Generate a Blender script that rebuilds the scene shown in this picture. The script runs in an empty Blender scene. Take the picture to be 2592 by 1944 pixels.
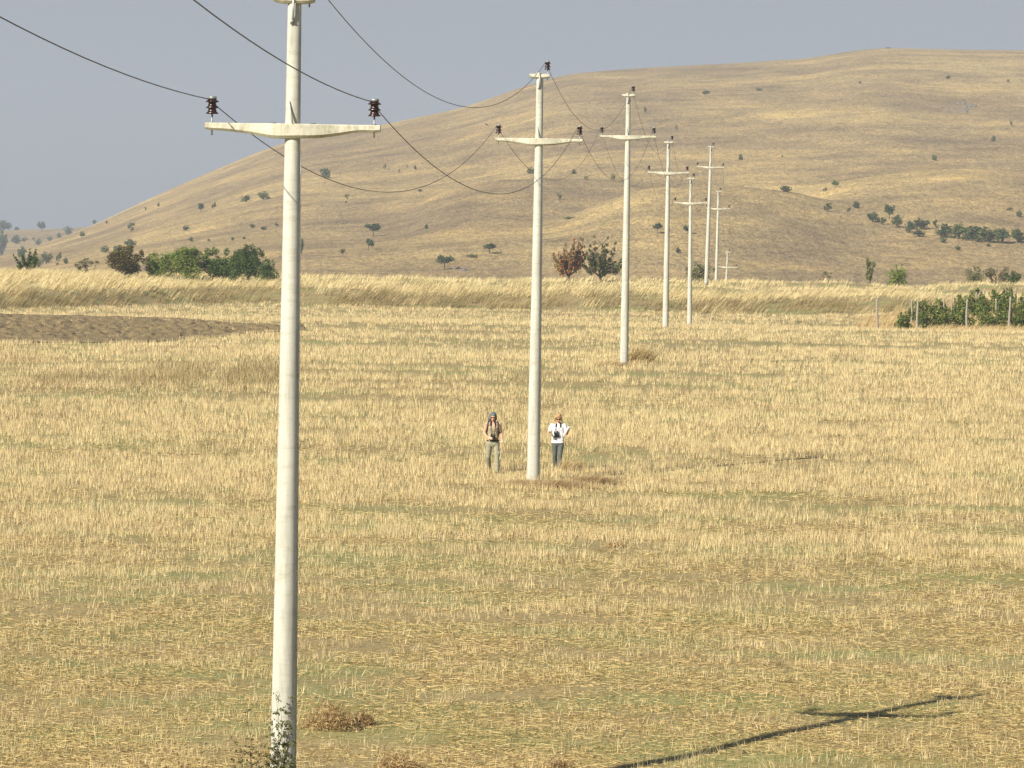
import bpy, math, random
import numpy as np
from mathutils import Vector, Matrix

sc = bpy.context.scene
C = sc.collection
rng = np.random.default_rng(7)
random.seed(7)

# ---------------------------------------------------------------- camera, sky, sun, exposure
FPX, ZC = 10000.0, 7.35                      # focal length in photo pixels, eye height
PIT, ROL = math.atan((972 - 612) / FPX), math.radians(1.0)
_F = Vector((0, math.cos(PIT), -math.sin(PIT)))
_R = Vector((1, 0, 0)); _U = Vector((0, math.sin(PIT), math.cos(PIT)))
CR = _R * math.cos(ROL) + _U * math.sin(ROL)
CU = _U * math.cos(ROL) - _R * math.sin(ROL)
cam = bpy.data.cameras.new('camera')
cam.sensor_width = 36; cam.lens = 36 * FPX / 2592
cam.clip_start = 0.5; cam.clip_end = 9000
camo = bpy.data.objects.new('camera', cam); C.objects.link(camo)
m = Matrix((CR, CU, -_F)).transposed().to_4x4()
m.translation = (0, 0, ZC)
camo.matrix_world = m
sc.camera = camo

SUN_EL, SUN_AZ = math.radians(33.3), math.radians(40.0)   # azimuth: behind the camera, towards the left
sd = Vector((-math.sin(SUN_AZ) * math.cos(SUN_EL), -math.cos(SUN_AZ) * math.cos(SUN_EL), math.sin(SUN_EL)))
sun = bpy.data.lights.new('sun', 'SUN'); sun.energy = 4.8; sun.angle = math.radians(0.5)
sun.color = (1.0, 0.925, 0.78)
so = bpy.data.objects.new('sun', sun); C.objects.link(so)
so.rotation_euler = sd.to_track_quat('Z', 'Y').to_euler()

w = bpy.data.worlds.new('World'); sc.world = w; w.use_nodes = True
nt = w.node_tree; bg = nt.nodes['Background']
sky = nt.nodes.new('ShaderNodeTexSky'); sky.sky_type = 'NISHITA'; sky.sun_disc = False
sky.sun_elevation = SUN_EL
sky.sun_rotation = math.atan2(sd.x, sd.y)
sky.air_density = 1.6; sky.dust_density = 1.2; sky.ozone_density = 2.0; sky.altitude = 200
hs = nt.nodes.new('ShaderNodeMix'); hs.data_type = 'RGBA'; hs.blend_type = 'MULTIPLY'
hs.inputs[0].default_value = 1.0
hs.inputs[7].default_value = (0.58, 0.65, 0.84, 1)
nt.links.new(sky.outputs[0], hs.inputs[6])
# dust-laden air low over the horizon: grey blue, giving way to the clear sky higher up
geo = nt.nodes.new('ShaderNodeTexCoord'); sep = nt.nodes.new('ShaderNodeSeparateXYZ'); nt.links.new(geo.outputs['Generated'], sep.inputs[0])
mr = nt.nodes.new('ShaderNodeMapRange'); mr.interpolation_type = 'SMOOTHSTEP'; mr.inputs[1].default_value = -0.01; mr.inputs[2].default_value = 0.35
nt.links.new(sep.outputs[2], mr.inputs[0])
mr2 = nt.nodes.new('ShaderNodeMapRange'); mr2.interpolation_type = 'SMOOTHSTEP'; mr2.inputs[1].default_value = -0.01; mr2.inputs[2].default_value = 0.07
nt.links.new(sep.outputs[2], mr2.inputs[0])
hz = nt.nodes.new('ShaderNodeMix'); hz.data_type = 'RGBA'
hz.inputs[6].default_value = (4.35, 4.85, 5.2, 1); hz.inputs[7].default_value = (4.85, 5.35, 6.2, 1)
nt.links.new(mr2.outputs[0], hz.inputs[0])
hm = nt.nodes.new('ShaderNodeMix'); hm.data_type = 'RGBA'
nt.links.new(mr.outputs[0], hm.inputs[0]); nt.links.new(hz.outputs[2], hm.inputs[6]); nt.links.new(hs.outputs[2], hm.inputs[7])
nt.links.new(hm.outputs[2], bg.inputs[0])
bg.inputs[1].default_value = 0.055

sc.view_settings.view_transform = 'Standard'; sc.view_settings.look = 'None'
sc.view_settings.gamma = 1.0; sc.view_settings.exposure = 0.5
sc.view_settings.use_curve_mapping = False
sc.cycles.volume_bounces = 0; sc.cycles.max_bounces = 4
sc.cycles.diffuse_bounces = 2; sc.cycles.glossy_bounces = 2; sc.cycles.transmission_bounces = 2

# ---------------------------------------------------------------- helpers
def uv(x, y):
    """photo pixel -> sideways and upward slope of the sight line"""
    d = _F + CR * ((x - 1296) / FPX) + CU * ((972 - y) / FPX)
    return d.x / d.y, d.z / d.y

def P(x, y, D):
    u, v = uv(x, y)
    return Vector((u * D, D, ZC + v * D))

K = 2592 / 2212.0

def tag(o, label=None, cat=None, group=None, kind=None):
    if label: o['label'] = label
    if cat: o['category'] = cat
    if group: o['group'] = group
    if kind: o['kind'] = kind
    return o

def empty(name, loc=(0, 0, 0), rz=0.0):
    o = bpy.data.objects.new(name, None); C.objects.link(o)
    o.location = loc; o.rotation_euler = (0, 0, rz); o.empty_display_size = 0.3
    return o

def mesh(name, V, Fs, mat=None, parent=None, col=None, smooth=False, data_only=False):
    """V (n,3); Fs list of face arrays or one int array (m,3|4)"""
    me = bpy.data.meshes.new(name)
    V = np.asarray(V, dtype=np.float32)
    if isinstance(Fs, np.ndarray):
        k = Fs.shape[1]; nF = len(Fs)
        me.vertices.add(len(V)); me.vertices.foreach_set('co', V.ravel())
        me.loops.add(nF * k); me.loops.foreach_set('vertex_index', Fs.astype(np.int32).ravel())
        me.polygons.add(nF)
        me.polygons.foreach_set('loop_start', np.arange(0, nF * k, k, dtype=np.int32))
        me.polygons.foreach_set('loop_total', np.full(nF, k, dtype=np.int32))
    else:
        me.from_pydata([tuple(map(float, v)) for v in V], [], [tuple(int(i) for i in f) for f in Fs])
    if smooth:
        me.polygons.foreach_set('use_smooth', np.ones(len(me.polygons), dtype=bool))
    if col is not None:
        a = me.color_attributes.new('Col', 'FLOAT_COLOR', 'POINT')
        c4 = np.ones((len(V), 4), dtype=np.float32); c4[:, :3] = col
        a.data.foreach_set('color', c4.ravel())
    me.update(); me.validate()
    if mat: me.materials.append(mat)
    if data_only: return me
    o = bpy.data.objects.new(name, me); C.objects.link(o)
    if parent is not None: o.parent = parent
    return o

def copy_tree(o, parent=None):
    c = o.copy(); C.objects.link(c)
    if parent is not None: c.parent = parent
    for ch in list(o.children): copy_tree(ch, c)
    return c

class MB:
    """collects simple solids into one mesh"""
    def __init__(s): s.v = []; s.f = []
    def rings(s, rings, cap=True):
        n = len(rings[0]); b = len(s.v)
        for r in rings: s.v += [tuple(p) for p in r]
        for i in range(len(rings) - 1):
            for j in range(n):
                a = b + i * n + j; c = b + i * n + (j + 1) % n
                s.f.append((a, c, c + n, a + n))
        if cap:
            s.f.append(tuple(b + j for j in reversed(range(n))))
            e = b + (len(rings) - 1) * n
            s.f.append(tuple(e + j for j in range(n)))
    def tube(s, pts, rad, n=8, cap=True):
        pts = [Vector(p) for p in pts]
        if not hasattr(rad, '__len__'): rad = [rad] * len(pts)
        rs = []
        up = Vector((0, 0, 1))
        for i, p in enumerate(pts):
            t = (pts[min(i + 1, len(pts) - 1)] - pts[max(i - 1, 0)]).normalized()
            ref = up if abs(t.z) < 0.9 else Vector((0, 1, 0))
            a = t.cross(ref).normalized(); b = a.cross(t).normalized()
            rs.append([p + (a * math.cos(2 * math.pi * k / n) + b * math.sin(2 * math.pi * k / n)) * rad[i] for k in range(n)])
        s.rings([list(reversed(r)) for r in rs], cap)
    def lathe(s, prof, c=(0, 0, 0), n=20):
        s.rings([[(c[0] + r * math.cos(2 * math.pi * k / n), c[1] + r * math.sin(2 * math.pi * k / n), c[2] + z) for k in range(n)] for z, r in prof])
    def box(s, c, h, M=None):
        c = Vector(c); M = M or Matrix.Identity(3)
        pts = lambda z: [c + M @ Vector((x * h[0], y * h[1], z * h[2])) for x, y in ((-1, -1), (1, -1), (1, 1), (-1, 1))]
        s.rings([pts(-1), pts(1)])
    def ecap(s, p0, p1, r0, r1, n=14, caps=3):
        """closed elliptical capsule from p0 to p1; r = (rx, ry) or a number"""
        p0 = Vector(p0); p1 = Vector(p1)
        r0 = (r0, r0) if not hasattr(r0, '__len__') else r0
        r1 = (r1, r1) if not hasattr(r1, '__len__') else r1
        t = (p1 - p0).normalized()
        ref = Vector((1, 0, 0)) if abs(t.x) < 0.8 else Vector((0, 0, 1))
        b = t.cross(ref).normalized(); a = b.cross(t).normalized()
        rs = []
        def ring(p, ra, rb): rs.append([p + a * ra * math.cos(2 * math.pi * k / n) + b * rb * math.sin(2 * math.pi * k / n) for k in range(n)])
        for i in range(caps):
            q = (i + 0.25) / caps * math.pi / 2; k = math.sin(q); d = math.cos(q) * min(r0)
            ring(p0 - t * d, r0[0] * k, r0[1] * k)
        ring(p0, *r0); ring(p1, *r1)
        for i in reversed(range(caps)):
            q = (i + 0.25) / caps * math.pi / 2; k = math.sin(q); d = math.cos(q) * min(r1)
            ring(p1 + t * d, r1[0] * k, r1[1] * k)
        s.rings(rs)
    def ell(s, c, r, n=14, m=9, M=None):
        c = Vector(c); M = M or Matrix.Identity(3); rs = []
        for i in range(m):
            q = math.pi * (i + 0.35) / (m - 0.3)
            rs.append([c + M @ Vector((r[0] * math.sin(q) * math.cos(2 * math.pi * k / n), r[1] * math.sin(q) * math.sin(2 * math.pi * k / n), -r[2] * math.cos(q))) for k in range(n)])
        s.rings(rs)
    def build(s, name, mat, parent=None, smooth=True, voxel=None):
        o = mesh(name, np.array([tuple(p) for p in s.v]), s.f, mat, parent, smooth=smooth)
        if voxel:
            r = o.modifiers.new('skin', 'REMESH'); r.mode = 'VOXEL'; r.voxel_size = voxel; r.use_smooth_shade = True
            q = o.modifiers.new('soft', 'SMOOTH'); q.factor = 0.5; q.iterations = 4
        return o

def interp_smooth(xs, ys, lo, hi, step, sig):
    t = np.arange(lo, hi + step, step); v = np.interp(t, xs, ys)
    k = np.arange(-int(4 * sig / step), int(4 * sig / step) + 1) * step
    g = np.exp(-k ** 2 / (2 * sig * sig)); g /= g.sum()
    v = np.convolve(np.pad(v, len(k) // 2, mode='edge'), g, mode='valid')
    return t, v

_tab = np.random.default_rng(3).random((256, 256))
def vnoise(x, y):
    xi = np.floor(x).astype(int); yi = np.floor(y).astype(int); fx = x - xi; fy = y - yi
    fx = fx * fx * (3 - 2 * fx); fy = fy * fy * (3 - 2 * fy)
    a = _tab[xi & 255, yi & 255]; b = _tab[(xi + 1) & 255, yi & 255]
    c = _tab[xi & 255, (yi + 1) & 255]; d = _tab[(xi + 1) & 255, (yi + 1) & 255]
    return (a * (1 - fx) + b * fx) * (1 - fy) + (c * (1 - fx) + d * fx) * fy
def fbm(x, y, o=4):
    s = 0; a = 0.5
    for i in range(o):
        s = s + a * vnoise(x * 2 ** i + 17.3 * i, y * 2 ** i - 9.1 * i); a *= 0.5
    return s / (1 - 0.5 ** o)
def sstep(a, b, x):
    t = np.clip((x - a) / (b - a), 0, 1); return t * t * (3 - 2 * t)

# ---------------------------------------------------------------- materials
def nmat(name):
    mt = bpy.data.materials.new(name); mt.use_nodes = True
    return mt, mt.node_tree, mt.node_tree.nodes['Principled BSDF']

def flat(name, col, rough=0.8, metal=0.0, noise=0.0, scale=20.0, spec=0.3):
    mt, t, b = nmat(name)
    b.inputs['Roughness'].default_value = rough; b.inputs['Metallic'].default_value = metal
    b.inputs['Specular IOR Level'].default_value = spec
    if noise:
        tc = t.nodes.new('ShaderNodeTexCoord'); n = t.nodes.new('ShaderNodeTexNoise'); n.inputs['Scale'].default_value = scale
        n.inputs['Detail'].default_value = 5
        r = t.nodes.new('ShaderNodeValToRGB')
        r.color_ramp.elements[0].position = 0.3; r.color_ramp.elements[1].position = 0.7
        r.color_ramp.elements[0].color = (*[c * (1 - noise) for c in col], 1); r.color_ramp.elements[1].color = (*[min(1, c * (1 + noise)) for c in col], 1)
        t.links.new(tc.outputs['Object'], n.inputs['Vector']); t.links.new(n.outputs[0], r.inputs[0]); t.links.new(r.outputs[0], b.inputs['Base Color'])
    else:
        b.inputs['Base Color'].default_value = (*col, 1)
    return mt

def attr_mat(name, rough=0.75, objcol=False, transl=0.0, spec=0.25):
    mt, t, b = nmat(name)
    a = t.nodes.new('ShaderNodeAttribute'); a.attribute_name = 'Col'
    out = a.outputs['Color']
    if objcol:
        oi = t.nodes.new('ShaderNodeObjectInfo'); mx = t.nodes.new('ShaderNodeMix'); mx.data_type = 'RGBA'; mx.blend_type = 'MULTIPLY'
        mx.inputs[0].default_value = 1
        t.links.new(out, mx.inputs[6]); t.links.new(oi.outputs['Color'], mx.inputs[7]); out = mx.outputs[2]
    t.links.new(out, b.inputs['Base Color'])
    b.inputs['Roughness'].default_value = rough; b.inputs['Specular IOR Level'].default_value = spec
    if transl:
        tr = t.nodes.new('ShaderNodeBsdfTranslucent'); ms = t.nodes.new('ShaderNodeMixShader'); ms.inputs[0].default_value = transl
        t.links.new(out, tr.inputs[0]); t.links.new(b.outputs[0], ms.inputs[1]); t.links.new(tr.outputs[0], ms.inputs[2])
        t.links.new(ms.outputs[0], t.nodes['Material Output'].inputs[0])
    return mt

STRAW = attr_mat('straw', 0.6, transl=0.25)
LEAF = attr_mat('leaf', 0.6, objcol=True, transl=0.25)
BARK = flat('bark', (0.12, 0.09, 0.065), 0.9, noise=0.3)

def noise_node(t, vec, scale, detail=5, rough=0.55, map_scale=None, dist=0.0):
    if map_scale:
        mp = t.nodes.new('ShaderNodeMapping'); mp.inputs['Scale'].default_value = map_scale
        t.links.new(vec, mp.inputs['Vector']); vec = mp.outputs[0]
    n = t.nodes.new('ShaderNodeTexNoise'); n.inputs['Scale'].default_value = scale
    n.inputs['Detail'].default_value = detail; n.inputs['Roughness'].default_value = rough; n.inputs['Distortion'].default_value = dist
    t.links.new(vec, n.inputs['Vector']); return n.outputs[0]
def ramp(t, fac, stops):
    r = t.nodes.new('ShaderNodeValToRGB'); e = r.color_ramp.elements
    e[0].position = stops[0][0]; e[0].color = (*stops[0][1], 1); e[1].position = stops[-1][0]; e[1].color = (*stops[-1][1], 1)
    for p, c in stops[1:-1]:
        q = e.new(p); q.color = (*c, 1)
    t.links.new(fac, r.inputs[0]); return r.outputs[0]
def mixc(t, fac, a, b, mode='MIX'):
    x = t.nodes.new('ShaderNodeMix'); x.data_type = 'RGBA'; x.blend_type = mode
    if hasattr(fac, 'links'): t.links.new(fac, x.inputs[0])
    else: x.inputs[0].default_value = fac
    for s, i in ((a, 6), (b, 7)):
        if hasattr(s, 'links'): t.links.new(s, x.inputs[i])
        else: x.inputs[i].default_value = (*s, 1)
    return x.outputs[2]
def bump(t, b, h, strength, dist):
    n = t.nodes.new('ShaderNodeBump'); n.inputs['Strength'].default_value = strength; n.inputs['Distance'].default_value = dist
    t.links.new(h, n.inputs['Height']); t.links.new(n.outputs[0], b.inputs['Normal'])

# field soil with litter and short green growth
FIELD, t, b = nmat('field_soil'); tc = t.nodes.new('ShaderNodeTexCoord').outputs['Object']
big = noise_node(t, tc, 0.35, 5, map_scale=(0.5, 1, 1))
fine = noise_node(t, tc, 9, 6, 0.7, map_scale=(0.5, 1.3, 1))
lit = noise_node(t, tc, 26, 4, 0.7, map_scale=(0.35, 1.2, 1), dist=1.2)
soil = ramp(t, fine, [(0.3, (0.16, 0.115, 0.045)), (0.5, (0.30, 0.225, 0.092)), (0.72, (0.43, 0.335, 0.15))])
green = ramp(t, fine, [(0.3, (0.13, 0.14, 0.035)), (0.7, (0.32, 0.32, 0.11))])
gm = ramp(t, big, [(0.47, (0, 0, 0)), (0.60, (1, 1, 1))])
c = mixc(t, gm, soil, green)
lm = ramp(t, lit, [(0.52, (0, 0, 0)), (0.62, (1, 1, 1))])
c = mixc(t, lm, c, (0.52, 0.42, 0.21))
lit2 = noise_node(t, tc, 60, 3, 0.7, map_scale=(0.5, 1.0, 1), dist=0.8)
c = mixc(t, 1.0, c, ramp(t, lit2, [(0.34, (0.6, 0.6, 0.58)), (0.5, (1, 1, 1)), (0.66, (1.4, 1.36, 1.25))]), 'MULTIPLY')
t.links.new(c, b.inputs['Base Color']); b.inputs['Roughness'].default_value = 0.95
bump(t, b, fine, 0.6, 0.05)

PLOUGH, t, b = nmat('ploughed_soil'); tc = t.nodes.new('ShaderNodeTexCoord').outputs['Object']
n1 = noise_node(t, tc, 2.2, 6, 0.7)
n1 = noise_node(t, tc, 3.2, 6, 0.8, map_scale=(1, 0.45, 1))
c = ramp(t, n1, [(0.37, (0.03, 0.022, 0.012)), (0.42, (0.215, 0.152, 0.070)), (0.46, (0.25, 0.182, 0.085)), (0.72, (0.36, 0.27, 0.13))])  # near-black stop puts small clod shadows into the soil colour as specks
t.links.new(c, b.inputs['Base Color']); b.inputs['Roughness'].default_value = 0.95; bump(t, b, n1, 0.8, 0.15)

def hill_mat(name, tint=1.0):
    mt, t, b = nmat(name); tc = t.nodes.new('ShaderNodeTexCoord').outputs['Object']
    n1 = noise_node(t, tc, 0.012, 6, 0.6, map_scale=(0.8, 0.55, 1.0), dist=0.6)
    n2 = noise_node(t, tc, 0.09, 6, 0.75, map_scale=(0.5, 0.30, 1))
    n3 = noise_node(t, tc, 0.8, 5, 0.8, map_scale=(1, 0.25, 1))
    c = ramp(t, n1, [(0.34, (0.285, 0.212, 0.118)), (0.47, (0.35, 0.260, 0.136)), (0.55, (0.405, 0.303, 0.150)), (0.66, (0.485, 0.365, 0.172))])
    c2 = ramp(t, n2, [(0.30, (0.66, 0.66, 0.70)), (0.5, (0.97, 0.97, 0.97)), (0.68, (1.28, 1.24, 1.12))])
    c = mixc(t, 1.0, c, c2, 'MULTIPLY')
    n4 = noise_node(t, tc, 2.4, 5, 0.85, map_scale=(1.0, 0.16, 1))
    n5 = noise_node(t, tc, 0.035, 6, 0.7, map_scale=(0.35, 0.9, 2.5), dist=1.0)
    c = mixc(t, 1.0, c, ramp(t, n5, [(0.32, (0.74, 0.74, 0.77)), (0.5, (1.0, 1.0, 1.0)), (0.66, (1.18, 1.14, 1.02))]), 'MULTIPLY')
    c = mixc(t, 1.0, c, ramp(t, n4, [(0.36, (0.5, 0.5, 0.5)), (0.5, (1, 1, 1)), (0.64, (1.45, 1.42, 1.3))]), 'MULTIPLY')
    c3 = ramp(t, n3, [(0.30, (0.55, 0.55, 0.56)), (0.5, (1, 1, 1)), (0.7, (1.3, 1.3, 1.25))])
    c = mixc(t, 1.0, c, c3, 'MULTIPLY')
    t.links.new(c, b.inputs['Base Color']); b.inputs['Roughness'].default_value = 1.0; b.inputs['Specular IOR Level'].default_value = 0.05
    bump(t, b, n2, 0.5, 3.0)
    return mt
HILL = hill_mat('dry_hill_grass')

# ---------------------------------------------------------------- terrain
_pt, _pv = interp_smooth([-80, 0, 8, 22, 38, 50.8, 56.4, 61, 102, 158.7, 216.5, 245, 269, 290, 297.5, 305, 325, 345, 360, 378, 410, 452, 520, 600],
                         [5.5, 5.6, 5.4, 1.0, -0.35, -0.5, -0.14, 0.2, 1.15, 2.45, 2.85, 2.2, 1.85, 2.15, 2.3, 3.35, 3.8, 3.85, 3.4, 2.0, -1.0, -4.0, -4.0, 0.2], -80, 620, 0.5, 1.3)
def bank_shift(X, Y):
    s = 34 * sstep(-20, -38, X) + 5 * sstep(-22, -8, X) * 0
    return s * sstep(215, 258, Y) * (1 - sstep(306, 350, Y))
def G(X, Y):
    X = np.asarray(X, float); Y = np.asarray(Y, float)
    z = np.interp(Y + bank_shift(X, Y), _pt, _pv)
    z = z + 0.7 * sstep(22, 30, X) * sstep(250, 268, Y) * (1 - sstep(285, 300, Y))
    z = z + 0.10 * (fbm(X / 9, Y / 9, 3) - 0.5) * sstep(35, 50, Y) + 0.06 * (fbm(X / 1.6, Y / 1.6, 2) - 0.5)
    bank = sstep(292, 300, Y) * (1 - sstep(370, 390, Y))
    z = z + bank * 0.9 * (fbm(X / 7 + 4, Y / 10, 3) - 0.5) + 0.35 * sstep(0, 12, X) * sstep(330, 342, Y) * (1 - sstep(350, 365, Y))
    return z

def line(pts):
    q = np.array([uv(x, y) for x, y in pts]); o = np.argsort(q[:, 0]); return q[o, 0], q[o, 1]
k2 = lambda pts: [(x * K, y * K) for x, y in pts]
SKY = line([(-600, 760), (-200, 690), (0, 652), (93, 628), (163, 601), (249, 566)] + k2([(225, 477), (300, 440), (400, 395), (500, 352), (600, 312), (700, 290), (830, 270), (1000, 233), (1100, 198), (1180, 170), (1260, 156), (1400, 146), (1600, 135), (1750, 125), (1850, 108), (1920, 103), (2000, 106), (2100, 109), (2212, 110), (2500, 118), (3000, 150)]))
SKA = line([(300, 900), (1300, 690), (1480, 530), (1560, 492), (1620, 472), (1680, 461), (1738, 459), (1800, 461), (1900, 468), (2016, 485), (2091, 513), (2214, 560), (2322, 590), (2400, 606), (2592, 640), (3000, 760)])
SKB = line([(300, 900), (1900, 600), (2060, 512), (2119, 480), (2213, 459), (2339, 441), (2433, 433), (2527, 439), (2592, 450), (2800, 480), (3100, 560)])
SKC = line([(-200, 900), (900, 640), (1000, 560), (1120, 480), (1230, 452), (1330, 448), (1396, 454), (1500, 468), (1576, 482), (1650, 520), (1760, 590), (3000, 900)])
def crest(tab, u):
    t = np.linspace(-0.4, 0.4, 1601); v = np.interp(t, *tab)
    k = np.arange(-24, 25); g = np.exp(-k ** 2 / (2 * 6.0 ** 2)); g /= g.sum()
    v = np.convolve(np.pad(v, 24, mode='edge'), g, mode='valid'); return np.interp(u, t, v)
def HZ(X, Y):
    X = np.asarray(X, float); Y = np.asarray(Y, float); u = X / Y
    q = (Y - 600) / 900.0; vf = -0.012; vs = crest(SKY, u)
    g = np.where(q < 1, 1 - np.abs(1 - np.clip(q, 0, 1)) ** 1.6, 1 - 2.2 * (q - 1) ** 2 - 0.15 * (q - 1))
    v = vf + (vs - vf) * g - 0.02 * np.clip(q - 1, 0, 9)
    z = ZC + Y * v
    for tab, Yr in ((SKA, 780), (SKB, 860), (SKC, 900)):
        vr = crest(tab, u); p = (Yr - Y) / (Yr - 600.0)
        vv = np.where(Y < Yr, vr - np.maximum(vr + 0.02, 0.0) * np.clip(p, 0, 1) ** 1.4, vr - 0.022 * ((Y - Yr) / 100.0) ** 1.2 * (Y > Yr) if False else vr - 0.022 * (np.clip(Y - Yr, 0, None) / 100.0) ** 1.2)
        zr = ZC + Y * vv; s = 2.2
        z = np.logaddexp(z / s, zr / s) * s
    amp = sstep(600, 700, Y) * (1 - sstep(1380, 1500, Y) * 0.8)
    z = z + amp * (4.6 * (fbm(X / 95 + 3, Y / 170 + 8, 4) - 0.5) + 0.9 * (fbm(X / 22, Y / 40, 4) - 0.5))
    return z
def FZ(X, Y):
    X = np.asarray(X, float); Y = np.asarray(Y, float); u = X / Y
    vs = crest(line([(-900, 610), (-300, 590), (0, 583), (200, 578), (400, 566), (900, 600), (1500, 600), (3000, 650)]), u)
    q = (Y - 1400) / 700.0
    g = np.where(q < 1, 1 - np.abs(1 - np.clip(q, 0, 1)) ** 1.5, 1 - 3 * (q - 1) ** 2)
    v = -0.016 + (vs + 0.016) * g
    return ZC + Y * v + 2.0 * (fbm(X / 60, Y / 90, 3) - 0.5)

def hit(x, y, fn, lo, hi, n=3000):
    u, v = uv(x, y); Y = np.linspace(lo, hi, n); d = ZC + v * Y - fn(u * Y, Y)
    i = np.argmax(d < 0) if (d < 0).any() else np.argmin(d)
    return Vector((u * Y[i], Y[i], float(fn(u * Y[i], Y[i]))))

def grid(name, us, Ys, fn, mat, kind='structure', off=0.0, yoff=0.0):
    U_, Y_ = np.meshgrid(us, Ys); X_ = U_ * (Y_ + yoff)
    V = np.stack([X_, Y_, fn(X_, Y_) + off], -1).reshape(-1, 3)
    n, mm = len(us), len(Ys)
    i = np.arange(mm - 1)[:, None] * n + np.arange(n - 1)[None, :]
    i = i.ravel(); Fq = np.stack([i, i + 1, i + n + 1, i + n], -1)
    o = mesh(name, V, Fq, mat, smooth=True); tag(o, kind=kind); return o

us = np.linspace(-0.30, 0.30, 420)
Yf = np.concatenate([np.arange(-80, 44, 2.0), np.geomspace(44, 285, 420), np.arange(285.8, 392, 0.8), np.arange(394, 612, 4)])
grid('field', us * 1.05, Yf, G, FIELD, yoff=110)
grid('hill', np.linspace(-0.235, 0.235, 560), np.concatenate([np.linspace(598, 1100, 330), np.linspace(1102, 1560, 190), np.linspace(1575, 1850, 14)]), HZ, HILL)
grid('distant_hill', np.linspace(-0.23, 0.23, 160), np.linspace(1400, 2500, 100), FZ, HILL)

# ploughed strip (left, in front of the bank)
up_l = [(-500, 808), (0, 806), (350, 803), (700, 806), (880, 812)]
lo_l = [(-500, 868), (0, 866), (150, 869), (350, 869), (520, 858), (700, 840), (880, 822)]
def strip_pt(lst, x): 
    y = np.interp(x, [p[0] for p in lst], [p[1] for p in lst]); return hit(x, y, G, 100, 290, 4000)
PLX = np.linspace(-420, 770, 240)
A_ = [strip_pt(lo_l, x) for x in PLX]; B_ = [strip_pt(up_l, x) for x in PLX]
def steady(L):
    D_ = np.array([p_.y for p_ in L]); D_ = np.array([np.median(D_[max(0, i_ - 14):i_ + 15]) for i_ in range(len(D_))])
    D_ = np.convolve(np.pad(D_, 4, mode='edge'), np.ones(9) / 9, mode='valid')
    return [Vector((p_.x / p_.y * d_, d_, 0)) for p_, d_ in zip(L, D_)]
A_ = steady(A_)
_k = [min(1.0, (870 - x) / 420.0) ** 0.9 for x in PLX]
B_ = [Vector((uv(x, 806)[0] * d_, d_, 0)) for x, d_ in zip(PLX, [a.y + 0.3 + (max(216, a.y + 12) - a.y) * k_ for a, k_ in zip(A_, _k)])]
print('plough', [(int(x), round(a.y), round(b_.y)) for x, a, b_ in list(zip(PLX, A_, B_))[::15]])
V = []; NT = 170
for a, b_ in zip(A_, B_):
    for j in range(NT):
        s = j / (NT - 1); V.append(a.lerp(b_, s))
V = np.array([tuple(v) for v in V])
edge = np.tile(np.sin(np.linspace(0, math.pi, NT)) ** 0.4, len(PLX))
V[:, 1] += 0.8 * (fbm(V[:, 0] / 2.5, V[:, 1] / 3, 3) - 0.5)
V[:, 2] = G(V[:, 0], V[:, 1]) + 0.03 + 0.02 + edge * (0.55 * (fbm(V[:, 0] / 0.5, V[:, 1] / 0.8, 4) - 0.45))
i = (np.arange(len(PLX) - 1)[:, None] * NT + np.arange(NT - 1)[None, :]).ravel()
tag(mesh('ploughed_soil', V, np.stack([i, i + NT, i + NT + 1, i + 1], -1), PLOUGH, smooth=True), kind='structure')
_pa = np.array([(a.x / a.y, a.y, b_.y) for a, b_ in zip(A_, B_)])
def in_plough(X, Y):
    u = X / Y; lo = np.interp(u, _pa[:, 0], _pa[:, 1]); hi = np.interp(u, _pa[:, 0], _pa[:, 2])
    j_ = 2.2 * (fbm(X / 1.5, Y / 2.0 + 80, 3) - 0.5)
    return (u < _pa[-1, 0]) & (Y > lo + 0.5 + j_ * 2) & (Y < hi - 0.3 + j_) & (hi - lo > 1) & (vnoise(X * 1.3, Y * 0.9) < 0.84)

# ---------------------------------------------------------------- stubble, litter, green growth
PALE = np.array([0.84, 0.72, 0.44]); GOLD = np.array([0.76, 0.59, 0.28]); BRN = np.array([0.36, 0.25, 0.13])
def straw_col(n, g=None):
    a = rng.random(n)[:, None]; c = PALE * a + GOLD * (1 - a)
    d = (rng.random(n) < 0.12)[:, None]; c = np.where(d, BRN * (0.8 + 0.5 * a), c)
    return c * (0.85 + 0.3 * rng.random(n))[:, None]

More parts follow.
